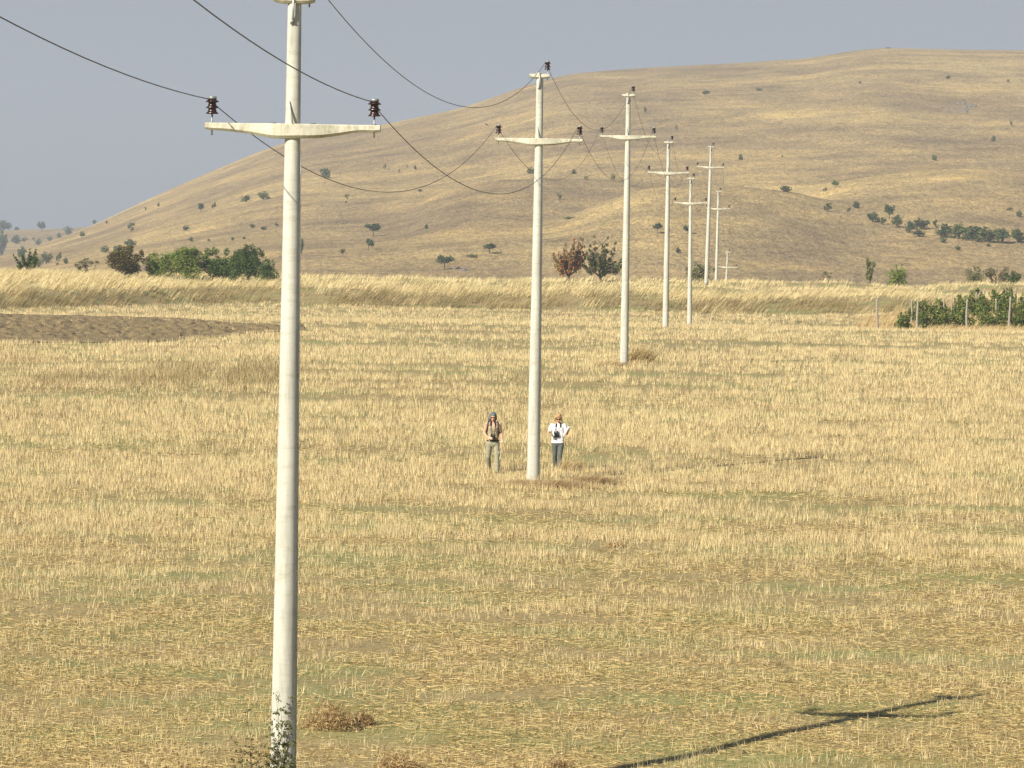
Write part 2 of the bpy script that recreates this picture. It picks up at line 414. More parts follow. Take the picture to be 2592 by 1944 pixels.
def blades(name, X, Y, Z, h, wd, lean, leandir, col, mat=STRAW, seg=1, curl=0.0, label=None, tipc=None):
    """thin tapering blades; seg>1 makes them curve over"""
    n = len(X); yaw = rng.random(n) * math.pi * 2
    ax = np.cos(yaw); ay = np.sin(yaw); L = []
    rows = seg
    lv = []
    for k in range(rows + 1):
        s = k / rows; bend = lean * (s + curl * s * s)
        dx = np.cos(leandir) * bend * h * (1 if seg == 1 else 1); dy = np.sin(leandir) * bend * h
        dz = h * s * np.sqrt(np.clip(1 - np.minimum(bend * 0.75, 0.92) ** 2, 0.05, 1))
        cx = X + dx * (1 if k else 0); cy = Y + dy * (1 if k else 0); cz = Z + dz
        ww = wd * (1 - 0.75 * s) * 0.5
        if k == rows:
            lv.append(np.stack([cx, cy, cz], -1)[:, None, :])
        else:
            lv.append(np.stack([np.stack([cx - ax * ww, cy - ay * ww, cz], -1), np.stack([cx + ax * ww, cy + ay * ww, cz], -1)], 1))
    V = np.concatenate(lv, 1); m_ = V.shape[1]
    base = np.arange(n)[:, None] * m_
    tr = []
    for k in range(rows - 1):
        tr += [[2 * k, 2 * k + 1, 2 * k + 3], [2 * k, 2 * k + 3, 2 * k + 2]]
    tr.append([2 * (rows - 1), 2 * (rows - 1) + 1, 2 * rows])
    Ft = (base[:, None, :] + np.array(tr)[None]).reshape(-1, 3)
    cc = np.repeat(col[:, None, :], m_, 1)
    o = mesh(name, V.reshape(-1, 3), Ft, mat, col=cc.reshape(-1, 3))
    tag(o, label=label, kind='stuff'); return o

def density(X, Y):
    base = np.interp(Y, [44, 58, 66, 74, 84, 96, 110, 300], [0.04, 0.05, 0.10, 0.22, 0.42, 0.75, 0.95, 1.0])
    n = fbm(X / 7.5 + 2, Y / 2.6, 4); n2 = fbm(X / 1.2, Y / 0.9 + 30, 3); n3 = fbm(X / 22 + 5, Y / 4.5 + 50, 3)
    k = np.clip((n - 0.5) * 4.2 + 1, 0.06, 2.2) * np.clip((n2 - 0.5) * 3.5 + 1, 0.1, 2) * np.clip((n3 - 0.47) * 4.5 + 0.95, 0.12, 1.6)
    return np.clip(base * k, 0, 1)

def logY(n, a, b): return np.exp(rng.random(n) * math.log(b / a)) * a
def clumps(N, a, b, per, sig, dens, uw=0.175):
    Y = logY(N, a, b); X = (rng.random(N) * 2 - 1) * uw * Y
    keep = rng.random(N) < dens(X, Y); X, Y = X[keep], Y[keep]
    n = np.clip(rng.poisson(per, len(X)), 3, 60)
    cid = np.repeat(np.arange(len(X)), n)
    sg = sig * (0.6 + 0.8 * rng.random(len(X)))[cid]
    x = X[cid] + rng.normal(0, 1, len(cid)) * sg * 1.3; y = Y[cid] + rng.normal(0, 1, len(cid)) * sg
    return cid, x, y, len(X)

bank_front = lambda X, Y: Y + bank_shift(X, Y) < 296.5
veg_zone = lambda X, Y: ~((X > 24.5) & (Y > 248) & (Y < 285))
cid, x, y, nc = clumps(150000, 45, 297, 11, 0.10, lambda X, Y: density(X, Y) * bank_front(X, Y) * veg_zone(X, Y) * ~in_plough(X, Y))
hh = (0.10 + 0.13 * rng.random(nc) * np.interp(logY(nc, 45, 46) * 0 + 1, [0, 1], [1, 1]))[cid] * (0.7 + 0.5 * rng.random(len(cid)))
hh = hh * np.interp(y, [46, 80, 110], [0.62, 0.9, 1.15])
tall = rng.random(len(cid)) < 0.02; hh[tall] *= 1.7
ld = (rng.random(nc) * 6.28)[cid] + rng.normal(0, 1.3, len(cid)); ln = np.abs(rng.normal(0, 0.22, len(cid)))
wd = np.maximum(0.0055, y / 3950 * 0.46) * (0.7 + 0.6 * rng.random(len(cid)))
cc = straw_col(len(cid)) * (0.82 + 0.36 * rng.random(nc))[cid][:, None]
blades('stubble', x, y, G(x, y) - 0.01, hh, wd, ln, ld, cc, label='pale dry cereal stubble standing over the whole field')
print('stubble', len(cid))

# scattered ragged tufts of taller straw
cid, x, y, nc = clumps(3600, 46, 150, 17, 0.075, lambda X, Y: 0.25 + 0.75 * (fbm(X / 4 + 31, Y / 3, 3) > 0.5) * ~in_plough(X, Y))
lean_c = (rng.random(nc) * 6.28)[cid]; ln_c = (0.15 + 0.4 * rng.random(nc))[cid]
blades('straw_tufts', x, y, G(x, y), (0.14 + 0.17 * rng.random(nc))[cid] * (0.5 + 0.6 * rng.random(len(cid))), np.maximum(0.006, y / 3950 * 0.42), np.abs(ln_c + rng.normal(0, 0.3, len(cid))), lean_c + rng.normal(0, 0.9, len(cid)), straw_col(len(cid)) * 1.02, label='ragged taller straw tufts scattered over the near field')

# individual standing/bent straws in the near part
N = 26000; Y = logY(N, 45, 110); X = (rng.random(N) * 2 - 1) * 0.175 * Y
k = rng.random(N) < np.clip((fbm(X / 2.5 + 9, Y / 2) - 0.42) * 3, 0.05, 1); X, Y = X[k], Y[k]; n = len(X)
blades('loose_straw', X, Y, G(X, Y), 0.10 + 0.16 * rng.random(n), 0.008 + 0.004 * rng.random(n), np.abs(rng.normal(0.3, 0.4, n)), rng.random(n) * 6.28, straw_col(n), label='single bent straws left standing in the near field')

# fallen straw lying flat
N = 720000; Y = logY(N, 45, 150); X = (rng.random(N) * 2 - 1) * 0.175 * Y
k = rng.random(N) < np.clip((fbm(X / 3 + 40, Y / 2 + 5) - 0.35) * 3.2, 0.08, 1) * np.interp(Y, [50, 90, 150], [1, 0.7, 0.5]); X, Y = X[k], Y[k]; n = len(X)
Lh = (0.02 + 0.085 * rng.random(n) ** 2.2); yaw = rng.random(n) * 6.28; wv = np.maximum(0.0036, Y / 3950 * 0.25) * (0.7 + 0.6 * rng.random(n)) * 0.5
Z = G(X, Y) + 0.006 + 0.016 * rng.random(n); tl = rng.normal(0, 0.12, n)
cx, sx = np.cos(yaw), np.sin(yaw)
p = lambda s, q: np.stack([X + cx * Lh * s - sx * wv * q, Y + sx * Lh * s + cx * wv * q, Z + Lh * s * tl + 0.004 * q], -1)
V = np.stack([p(-1, -1), p(1, -1), p(1, 1), p(-1, 1)], 1)
fc = straw_col(n) * np.array([0.93, 0.88, 0.76]); q_ = (0.34 + 0.56 * rng.random(n) ** 1.9)[:, None]; cc = np.repeat((fc * q_ + np.array([0.40, 0.31, 0.13]) * (1 - q_))[:, None, :], 4, 1)
tag(mesh('fallen_straw', V.reshape(-1, 3), np.arange(n * 4).reshape(n, 4), STRAW, col=cc.reshape(-1, 3)), label='pale fallen straw littering the near ground', kind='stuff')

# short green growth between the stubble
N = 520000; Y = logY(N, 45, 190); X = (rng.random(N) * 2 - 1) * 0.175 * Y
gd = np.clip((fbm(X / 4.5 + 70, Y / 3.0 + 11, 4) - 0.42) * 3.5, 0.1, 1) * np.interp(Y, [45, 60, 95, 120, 190], [1, 1, 0.9, 0.35, 0.12])
gd = np.maximum(gd, 0.05)
k = rng.random(N) < gd; X, Y = X[k], Y[k]; n = len(X)
a = rng.random(n)[:, None]; gc = np.array([0.19, 0.24, 0.05]) * a + np.array([0.42, 0.40, 0.12]) * (1 - a)
blades('green_growth', X, Y, G(X, Y), 0.02 + 0.04 * rng.random(n), np.maximum(0.008, Y / 3950 * 0.45), np.abs(rng.normal(0, 0.6, n)), rng.random(n) * 6.28, gc, mat=STRAW, label='short green weeds sprouting between the stubble')

# tall windblown grass on the bank and the terrace behind it
def wind(name, N, a, b, dens, hlo, hhi, per, sig, label, colf, lean=0.75, uw=0.185, wmin=0.5):
    cid, x, y, nc = clumps(N, a, b, per, sig, dens, uw)
    h = (hlo + (hhi - hlo) * rng.random(nc))[cid] * (0.65 + 0.5 * rng.random(len(cid)))
    ld = np.clip(rng.normal(0.0, 0.35, nc), -1, 1)[cid] + rng.normal(0, 0.25, len(cid))
    ln = lean * (0.6 + 0.5 * rng.random(nc))[cid] + rng.normal(0, 0.15, len(cid))
    ln = np.abs(ln); wd = np.maximum(0.006, y / 3950 * wmin)
    blades(name, x, y, G(x, y) - 0.02, h, wd, ln, ld, colf(x, y, nc, cid), seg=3, curl=0.45, label=label)
def bankcol(x, y, nc, cid):
    a = rng.random(len(cid))[:, None]; yy = (y + bank_shift(x, y))[:, None]
    gold = np.array([0.86, 0.73, 0.41]) * a + np.array([0.77, 0.61, 0.30]) * (1 - a)
    dull = np.array([0.30, 0.235, 0.11]) * a + np.array([0.46, 0.35, 0.165]) * (1 - a)
    f = sstep(301.5, 305, yy + 4 * (rng.random(nc)[cid][:, None] - 0.5)); f = np.maximum(f, (rng.random(nc) < 0.13)[cid][:, None] * 0.85)
    return dull * (1 - f) + gold * f
wind('bank_grass', 9500, 255, 312, lambda X, Y: (Y + bank_shift(X, Y) > 296) * np.clip((fbm(X / 3.2, (Y + X) / 5 + 60, 3) - 0.30) * 5, 0.15, 1.0), 0.5, 1.15, 16, 0.28, 'tall windblown straw coloured grass covering the bank', bankcol)
wind('terrace_grass', 5200, 300, 372, lambda X, Y: np.where(fbm(X / 9, Y / 9, 3) > 0.42, 1.0, 0.5) * (Y + bank_shift(X, Y) > 303), 0.25, 0.6, 14, 0.3, 'pale dry grass on the terrace behind the bank', bankcol, lean=0.5)

# ---------------------------------------------------------------- power poles
CONC, t, b = nmat('painted_concrete'); tc = t.nodes.new('ShaderNodeTexCoord').outputs['Object']
n1 = noise_node(t, tc, 3.0, 6, 0.65, map_scale=(2.2, 2.2, 0.25)); n2 = noise_node(t, tc, 5.0, 5, 0.75, map_scale=(0.6, 0.6, 2.2)); n3 = noise_node(t, tc, 40, 3, 0.6)
c = ramp(t, n1, [(0.28, (0.40, 0.39, 0.335)), (0.5, (0.57, 0.56, 0.48)), (0.72, (0.66, 0.65, 0.57))])
c = mixc(t, 1.0, c, ramp(t, n2, [(0.34, (0.84, 0.84, 0.81)), (0.5, (1, 1, 1)), (0.8, (1.0, 1.0, 1.0))]), 'MULTIPLY')
c = mixc(t, ramp(t, n3, [(0.70, (0, 0, 0)), (0.78, (0.6, 0.6, 0.6))]), c, (0.30, 0.27, 0.22))
t.links.new(c, b.inputs['Base Color']); b.inputs['Roughness'].default_value = 0.7; b.inputs['Specular IOR Level'].default_value = 0.25
bump(t, b, n3, 0.15, 0.01)
ARMM, t, b = nmat('weathered_concrete'); tc = t.nodes.new('ShaderNodeTexCoord').outputs['Object']
n1 = noise_node(t, tc, 5.0, 6, 0.7); n3 = noise_node(t, tc, 16, 6, 0.75, map_scale=(1, 1, 0.5))
c = ramp(t, n1, [(0.30, (0.44, 0.42, 0.32)), (0.5, (0.60, 0.575, 0.45)), (0.7, (0.68, 0.655, 0.54))])
c = mixc(t, ramp(t, n3, [(0.50, (0, 0, 0)), (0.66, (0.8, 0.8, 0.8))]), c, (0.33, 0.29, 0.17))
# underside shade as a colour tint by face normal; black mask leaves it unpainted
sp = t.nodes.new('ShaderNodeSeparateXYZ'); gm_ = t.nodes.new('ShaderNodeNewGeometry'); t.links.new(gm_.outputs['Normal'], sp.inputs[0])
c = mixc(t, ramp(t, sp.outputs[2], [(0.0, (0, 0, 0)), (0.001, (0, 0, 0)), (1.0, (0, 0, 0))]), c, (0.3, 0.3, 0.2))
t.links.new(c, b.inputs['Base Color']); b.inputs['Roughness'].default_value = 0.85; bump(t, b, n3, 0.3, 0.01)
PORC = flat('brown_porcelain', (0.038, 0.016, 0.013), 0.25, spec=0.5)
STEEL = flat('galvanised_steel', (0.36, 0.37, 0.36), 0.5, 0.6, noise=0.2, scale=30)
DSTEEL = flat('dark_steel', (0.10, 0.10, 0.10), 0.5, 0.5)
WIREM = flat('aluminium_wire', (0.12, 0.115, 0.10), 0.55, 0.4)

HREF = 8.75
def rpole(z): return 0.166 - (z / 10.5) * 0.080
def insulator(parent, x, y, z):
    e = MB()
    e.lathe([(0.0, 0.030), (0.004, 0.078), (0.012, 0.084), (0.03, 0.060), (0.066, 0.050), (0.074, 0.054), (0.078, 0.080), (0.086, 0.084), (0.102, 0.058), (0.142, 0.049), (0.150, 0.056), (0.154, 0.084), (0.163, 0.088), (0.180, 0.058), (0.188, 0.045), (0.20, 0.045)], (x, y, z + 0.11), 20)
    ins = e.build('insulator', PORC, parent)
    e = MB(); e.lathe([(0.193, 0.03), (0.194, 0.056), (0.222, 0.056), (0.228, 0.045), (0.229, 0.01)], (x, y, z + 0.11), 18); e.build('cap', STEEL, ins)
    e = MB(); e.lathe([(-0.16, 0.011), (0.13, 0.011)], (x, y, z), 10); e.lathe([(-0.095, 0.026), (-0.068, 0.026)], (x, y, z), 6); e.lathe([(0.003, 0.030), (0.012, 0.030)], (x, y, z), 8); e.build('pin', STEEL, ins)
    e = MB(); e.tube([(x + 0.052 * math.cos(q), y + 0.052 * math.sin(q), z + 0.303) for q in np.linspace(0, 6.28, 13)], 0.006, 6); e.tube([(x - 0.05, y - 0.12, z + 0.302), (x - 0.05, y + 0.12, z + 0.302)], 0.008, 6); e.build('tie_wire', DSTEEL, ins)

pole0 = empty('utility_pole')
e = MB(); zz = np.linspace(-0.9, 10.52, 40)
e.rings([[(rpole(z) * math.cos(2 * math.pi * k / 36), rpole(z) * math.sin(2 * math.pi * k / 36), z) for k in range(36)] for z in zz])
e.build('pole_shaft', CONC, pole0)
def arm_mb(L0, L1, hc, he, dc, de, zt, n=31, flatw=0.16, power=1.5):
    e = MB(); rs = []
    for i in range(n):
        x = L0 + (L1 - L0) * i / (n - 1); q = min(1, max(0, (abs(x) - flatw) / (max(abs(L0), abs(L1)) * 0.86 - flatw)))
        s_ = q * q * (3 - 2 * q); h = hc + (he - hc) * s_; d = dc + (de - dc) * min(1, q * 1.8); bv = 0.012
        if i in (0, n - 1): h -= 0.012; d -= 0.01
        zb = zt - h; y0 = -d / 2 - 0.03 * 0; y1 = d / 2
        bb = min(0.034, h * 0.3, d * 0.25)
        rs.append([(x, y0 + bb, zb), (x, y1 - bb, zb), (x, y1, zb + bb), (x, y1, zt - bv), (x, y1 - bv, zt), (x, y0 + bv, zt), (x, y0, zt - bv), (x, y0, zb + bb)])
    e.rings(rs); return e
a1 = arm_mb(-1.13, 1.13, 0.185, 0.095, 0.32, 0.12, 0.08)
for i_, p_ in enumerate(a1.v): a1.v[i_] = (p_[0], p_[1], p_[2] + HREF + 0.004 * math.sin(p_[0] * 9) * (p_[2] < 0.02))
arm = a1.build('crossarm', ARMM, pole0, smooth=False)
a2 = arm_mb(-0.265, 0.255, 0.115, 0.105, 0.24, 0.22, 0.06, n=9)
a2.v = [(p_[0], p_[1], p_[2] + HREF + 1.675) for p_ in a2.v]
a2.build('top_arm', ARMM, pole0, smooth=False)
for (x0, x1, z0, z1, nm) in ((-0.045, 0.015, HREF + 0.37, HREF + 0.085, 0), (0.0, -0.01, HREF + 1.80, HREF + 1.36, 1)):
    e = MB(); r0 = rpole(z0) + 0.035; yy0 = -r0; yy1 = -(rpole(z1) + 0.03)
    if nm == 0: e.tube([(x0, yy0 + 0.02, z0), (x1, -0.165, z1)], 0.014, 6)
    else:
        e.tube([(x0, -0.135, z0), (x0, -0.135, z0 - 0.30), (x1, yy1, z1 + 0.02), (x1 - 0.02, yy1 + 0.02, z1)], [0.016, 0.016, 0.016, 0.02], 6)
        e.tube([(x1, yy1 - 0.02, z1 + 0.03), (x1, 0, z1 + 0.03)], 0.018, 6)
    e.build('bracket', STEEL if nm else CONC, pole0)
for xx in (-0.26, 0.26):
    e = MB(); e.tube([(xx - 0.035, 0, HREF + 0.083), (xx + 0.035, 0, HREF + 0.088)], 0.008, 6); e.build('lifting_loop', DSTEEL, pole0)
e = MB(); pts = []
for z in np.linspace(-0.2, 10.3, 30):
    q = math.radians(-8); pts.append(((rpole(z) + 0.012) * math.cos(q), (rpole(z) + 0.012) * math.sin(q), z))
e.tube([p_ for p_ in pts if p_[2] < HREF - 0.15], 0.006, 6); e.build('earthing_cable', STEEL, pole0)
insulator(pole0, -1.045, 0, HREF + 0.08); insulator(pole0, 1.05, 0, HREF + 0.08); insulator(pole0, 0.19, 0, HREF + 1.735)

PP = [(741, 329.5, 445, 714, 2060), (1364, 358, 221.5, 1349, 1219), (1589, 348, 142.4, 1579, 922), (1691, 438.6, 104.4, 1684, 824),
      (1748, 515, 84, 1745, 824), (1798, 424, 69.6, 1788, 706), (1817.5, 529, 59.8, 1813, 701), (1840, 677, 52, 1838, 800)]
PL = ['nearest white concrete power pole, full photo height, leafy shrub at its foot',
      'white concrete power pole standing between the two walking people',
      'white concrete power pole in mid field with a dry grass tussock at its foot',
      'white concrete power pole right of the tussock pole, its foot near the far stubble edge',
      'white concrete power pole, last one before the grassy bank',
      'tall white concrete power pole standing on the terrace behind the bank, leaning slightly right',
      'slim white concrete power pole just behind the tall terrace pole, foot hidden by grass',
      'farthest white power pole, only its top and crossarm showing above the terrace grass']
ends = []
for i, ((a, b_, wpx, c_, d_), lab) in enumerate(zip(PP, PL)):
    D = FPX * 2.26 / wpx; A = P(a, b_, D); B = P(c_, d_, D)
    o = pole0 if i == 0 else copy_tree(pole0)
    ax = Vector((A.x - B.x, 0, max(A.z - B.z, 6))) if i < 7 else Vector((0.03, 0, 1))
    ax.normalize(); base = A - ax * HREF
    rz = math.atan(-0.068) + math.radians(0.0)
    Rm = Vector((0, 0, 1)).rotation_difference(ax).to_matrix() @ Matrix.Rotation(rz, 3, 'Z')
    M4 = Rm.to_4x4(); M4.translation = base; o.matrix_world = M4
    tag(o, lab, 'power pole', 'power poles crossing the field')
    ends.append([base + Rm @ Vector(q) for q in ((-1.05 - 0.045, 0, HREF + 0.08 + 0.302), (1.0, 0, HREF + 0.08 + 0.302), (0.14, 0, HREF + 1.735 + 0.302))])
first = [Vector((ends[0][k].x - 3.5, 0.0, (13.9, 13.9, 15.6)[k])) for k in range(3)]
ends = [first] + ends
sags = [1.28, 1.44, 1.74, 1.7, 1.5, 1.7, 1.6, 1.8]
nm_ = ['behind the viewer', 'the nearest pole', 'the pole between the people', 'the tussock pole', 'the fourth pole', 'the last field pole', 'the tall terrace pole', 'the slim terrace pole', 'the farthest pole']
for i in range(8):
    for k, side in enumerate(('left crossarm end', 'right crossarm end', 'top arm')):
        a, b_ = ends[i][k], ends[i + 1][k]; pts = []
        for q in np.linspace(0, 1, 41):
            p_ = a.lerp(b_, q); p_.z -= 4 * sags[i] * q * (1 - q); pts.append(p_)
        org = a.copy(); e = MB(); e.tube([p_ - org for p_ in pts], 0.0068, 6)
        o = e.build('overhead_wire', WIREM); o.location = org
        tag(o, 'sagging wire from %s of %s to %s' % (side, nm_[i], nm_[i + 1]) if i else 'wire coming from above the viewer to %s of the nearest pole' % side, 'power line', 'overhead wires')

# ---------------------------------------------------------------- shrubs and trees
def leaf_cloud(n, lobes, size, cols, up=0.3, shell=0.55, aspect=0.6):
    """small leaf faces filling several lobes (cx,cy,cz,rx,ry,rz)"""
    lobes = np.array(lobes, float); vol = np.cbrt(lobes[:, 3] * lobes[:, 4] * lobes[:, 5]) ** 2
    li = rng.choice(len(lobes), n, p=vol / vol.sum()); Lb = lobes[li]
    d = rng.normal(0, 1, (n, 3)); d /= np.linalg.norm(d, axis=1)[:, None]
    r = (shell + (1 - shell) * rng.random(n)) ** 0.7 * (0.85 + 0.3 * rng.random(n))
    c = Lb[:, :3] + d * Lb[:, 3:6] * r[:, None]
    k = c[:, 2] > 0.01; c = c[k]; n = len(c); d = d[k]
    a = rng.normal(0, 1, (n, 3)) + d * 0.3; a /= np.linalg.norm(a, axis=1)[:, None]
    b_ = rng.normal(0, 1, (n, 3)); b_ -= (b_ * a).sum(1)[:, None] * a; b_ /= np.linalg.norm(b_, axis=1)[:, None]
    s = size * (0.6 + 0.8 * rng.random(n))[:, None]
    V = np.stack([c - a * s, c + b_ * s * aspect, c + a * s, c - b_ * s * aspect], 1)
    cols = np.array(cols); ci = rng.choice(len(cols), n); cc = cols[ci] * (0.75 + 0.5 * rng.random(n))[:, None]
    return V.reshape(-1, 3), np.arange(n * 4).reshape(n, 4), np.repeat(cc, 4, 0)

def branches(e, root, tips, r0, n=5, bend=0.15, rr=random):
    for tpt in tips:
        a = Vector(root); b_ = Vector(tpt); q = []
        for i in range(5):
            s = i / 4; p_ = a.lerp(b_, s); p_ += Vector((rr.uniform(-1, 1), rr.uniform(-1, 1), rr.uniform(0, 1))) * bend * math.sin(s * math.pi) * (b_ - a).length
            q.append(p_)
        e.tube(q, [r0 * (1 - 0.8 * i / 4) for i in range(5)], n)

G_DARK = [(0.065, 0.095, 0.03), (0.09, 0.125, 0.038), (0.13, 0.16, 0.05)]
def make_bush(kind, nl, seed, cols=G_DARK, lsz=0.045):
    """unit-size plant: 1 wide, 1 high; Empty with crown and trunk/stem"""
    global rng
    rr = random.Random(seed); st = rng; rng = np.random.default_rng(seed)
    root = empty(dict(round='shrub', tree='small_tree', umb='small_tree', low='scrub_patch', twig='sparse_shrub', tall='small_tree', vase='small_tree')[kind])
    lob = []; tips = []
    if kind == 'round':
        for i in range(13):
            q = rr.uniform(0, 6.28); d = rr.uniform(0.02, 0.33); r = rr.uniform(0.12, 0.24)
            lob.append((d * math.cos(q), d * math.sin(q), rr.uniform(0.2, 0.98 - r * 0.9 - d * 0.5), r, r, r * 1.05))
        for i in range(16):
            q = rr.uniform(0, 6.28); th = rr.uniform(0.05, 1.35); r = rr.uniform(0.035, 0.075)
            lob.append((0.44 * math.sin(th) * math.cos(q), 0.44 * math.sin(th) * math.sin(q), 0.45 + 0.45 * math.cos(th), r * 0.8, r * 0.8, r * 1.7))
    elif kind == 'tree':
        for i in range(14):
            q = rr.uniform(0, 6.28); d = rr.uniform(0.02, 0.36); r = rr.uniform(0.10, 0.19)
            lob.append((d * math.cos(q), d * math.sin(q), rr.uniform(0.42, 0.95 - r - d * 0.35), r, r, r))
    elif kind == 'umb':
        for i in range(13):
            q = rr.uniform(0, 6.28); d = rr.uniform(0.02, 0.40); r = rr.uniform(0.09, 0.16)
            lob.append((d * math.cos(q), d * math.sin(q), rr.uniform(0.55, 0.92 - r - d * d), r * 1.1, r * 1.1, r * 1.1))
    elif kind == 'low':
        for i in range(11):
            x = rr.uniform(-0.42, 0.42); r = rr.uniform(0.07, 0.13)
            lob.append((x, rr.uniform(-0.2, 0.2), rr.uniform(0.05, 0.5), r, r, rr.uniform(0.25, 0.45)))
    elif kind == 'twig':
        for i in range(9):
            q = rr.uniform(0, 6.28); d = rr.uniform(0.1, 0.38); r = rr.uniform(0.07, 0.13)
            lob.append((d * math.cos(q), d * math.sin(q), rr.uniform(0.3, 0.88), r, r, r * 1.2))
    elif kind == 'vase':
        for i in range(17):
            q = rr.uniform(0, 6.28); d = rr.uniform(0.05, 0.47); zt = (rr.uniform(0.5, 0.98) if d < 0.3 else rr.uniform(0.3, 0.75)); st_ = rr.uniform(0.3, 0.55)
            for k_ in range(5):
                s_ = st_ + (1 - st_) * k_ / 4; r = 0.058 - 0.032 * k_ / 4
                lob.append((d * s_ ** 0.7 * math.cos(q), d * s_ ** 0.7 * math.sin(q), 0.14 + (zt - 0.14) * s_ ** 1.1, r, r, r * 1.5))
    elif kind == 'tall':
        for i in range(12):
            z = rr.uniform(0.25, 0.92); r = rr.uniform(0.12, 0.26) * (1.15 - 0.6 * z)
            lob.append((rr.uniform(-0.2, 0.2), rr.uniform(-0.2, 0.2), z, r, r, 0.09))
    V, F_, cc = leaf_cloud(nl, lob, lsz, cols, shell=0.35 if kind not in ('twig', 'vase') else 0.1)
    mesh('crown', V, F_, LEAF, root, col=cc)
    e = MB(); h0 = dict(round=0.12, tree=0.32, umb=0.4, low=0.05, twig=0.08, tall=0.2, vase=0.13)[kind]
    e.tube([(0, 0, -0.12), (0.01, 0, h0 * 0.5), (0.0, 0.01, h0 + 0.03)], [0.035, 0.028, 0.024], 6)
    branches(e, (0, 0, h0), [l[:3] for l in (lob[:9] if kind != 'vase' else lob[4::5])], 0.018, rr=rr)
    e.build('trunk' if kind in ('tree', 'umb', 'tall', 'vase') else 'stem', BARK, root)
    rng = st; return root

def place_plant(o, base, wd, h, rz, label, cat, group, color=(1, 1, 1)):
    o.location = base; o.scale = (wd, wd * 0.9, h); o.rotation_euler = (0, 0, rz)
    tag(o, label, cat, group)
    for ch in o.children:
        if ch.name.startswith('crown'): ch.color = (*color, 1)
lib = {}
def plant(kind, var, nl, cols, *a, lsz=0.045, **kw):
    key = (kind, var, nl, id(cols))
    if key not in lib:
        o = make_bush(kind, nl, 100 + len(lib) * 7 + var, cols, lsz); lib[key] = o
    else: o = copy_tree(lib[key])
    place_plant(o, *a, **kw); return o

DK, OL, GY, BL, YG = (0.85, 0.95, 0.9), (1.25, 1.2, 0.9), (1.7, 1.5, 1.6), (0.9, 1.05, 1.3), (1.6, 1.7, 0.9)
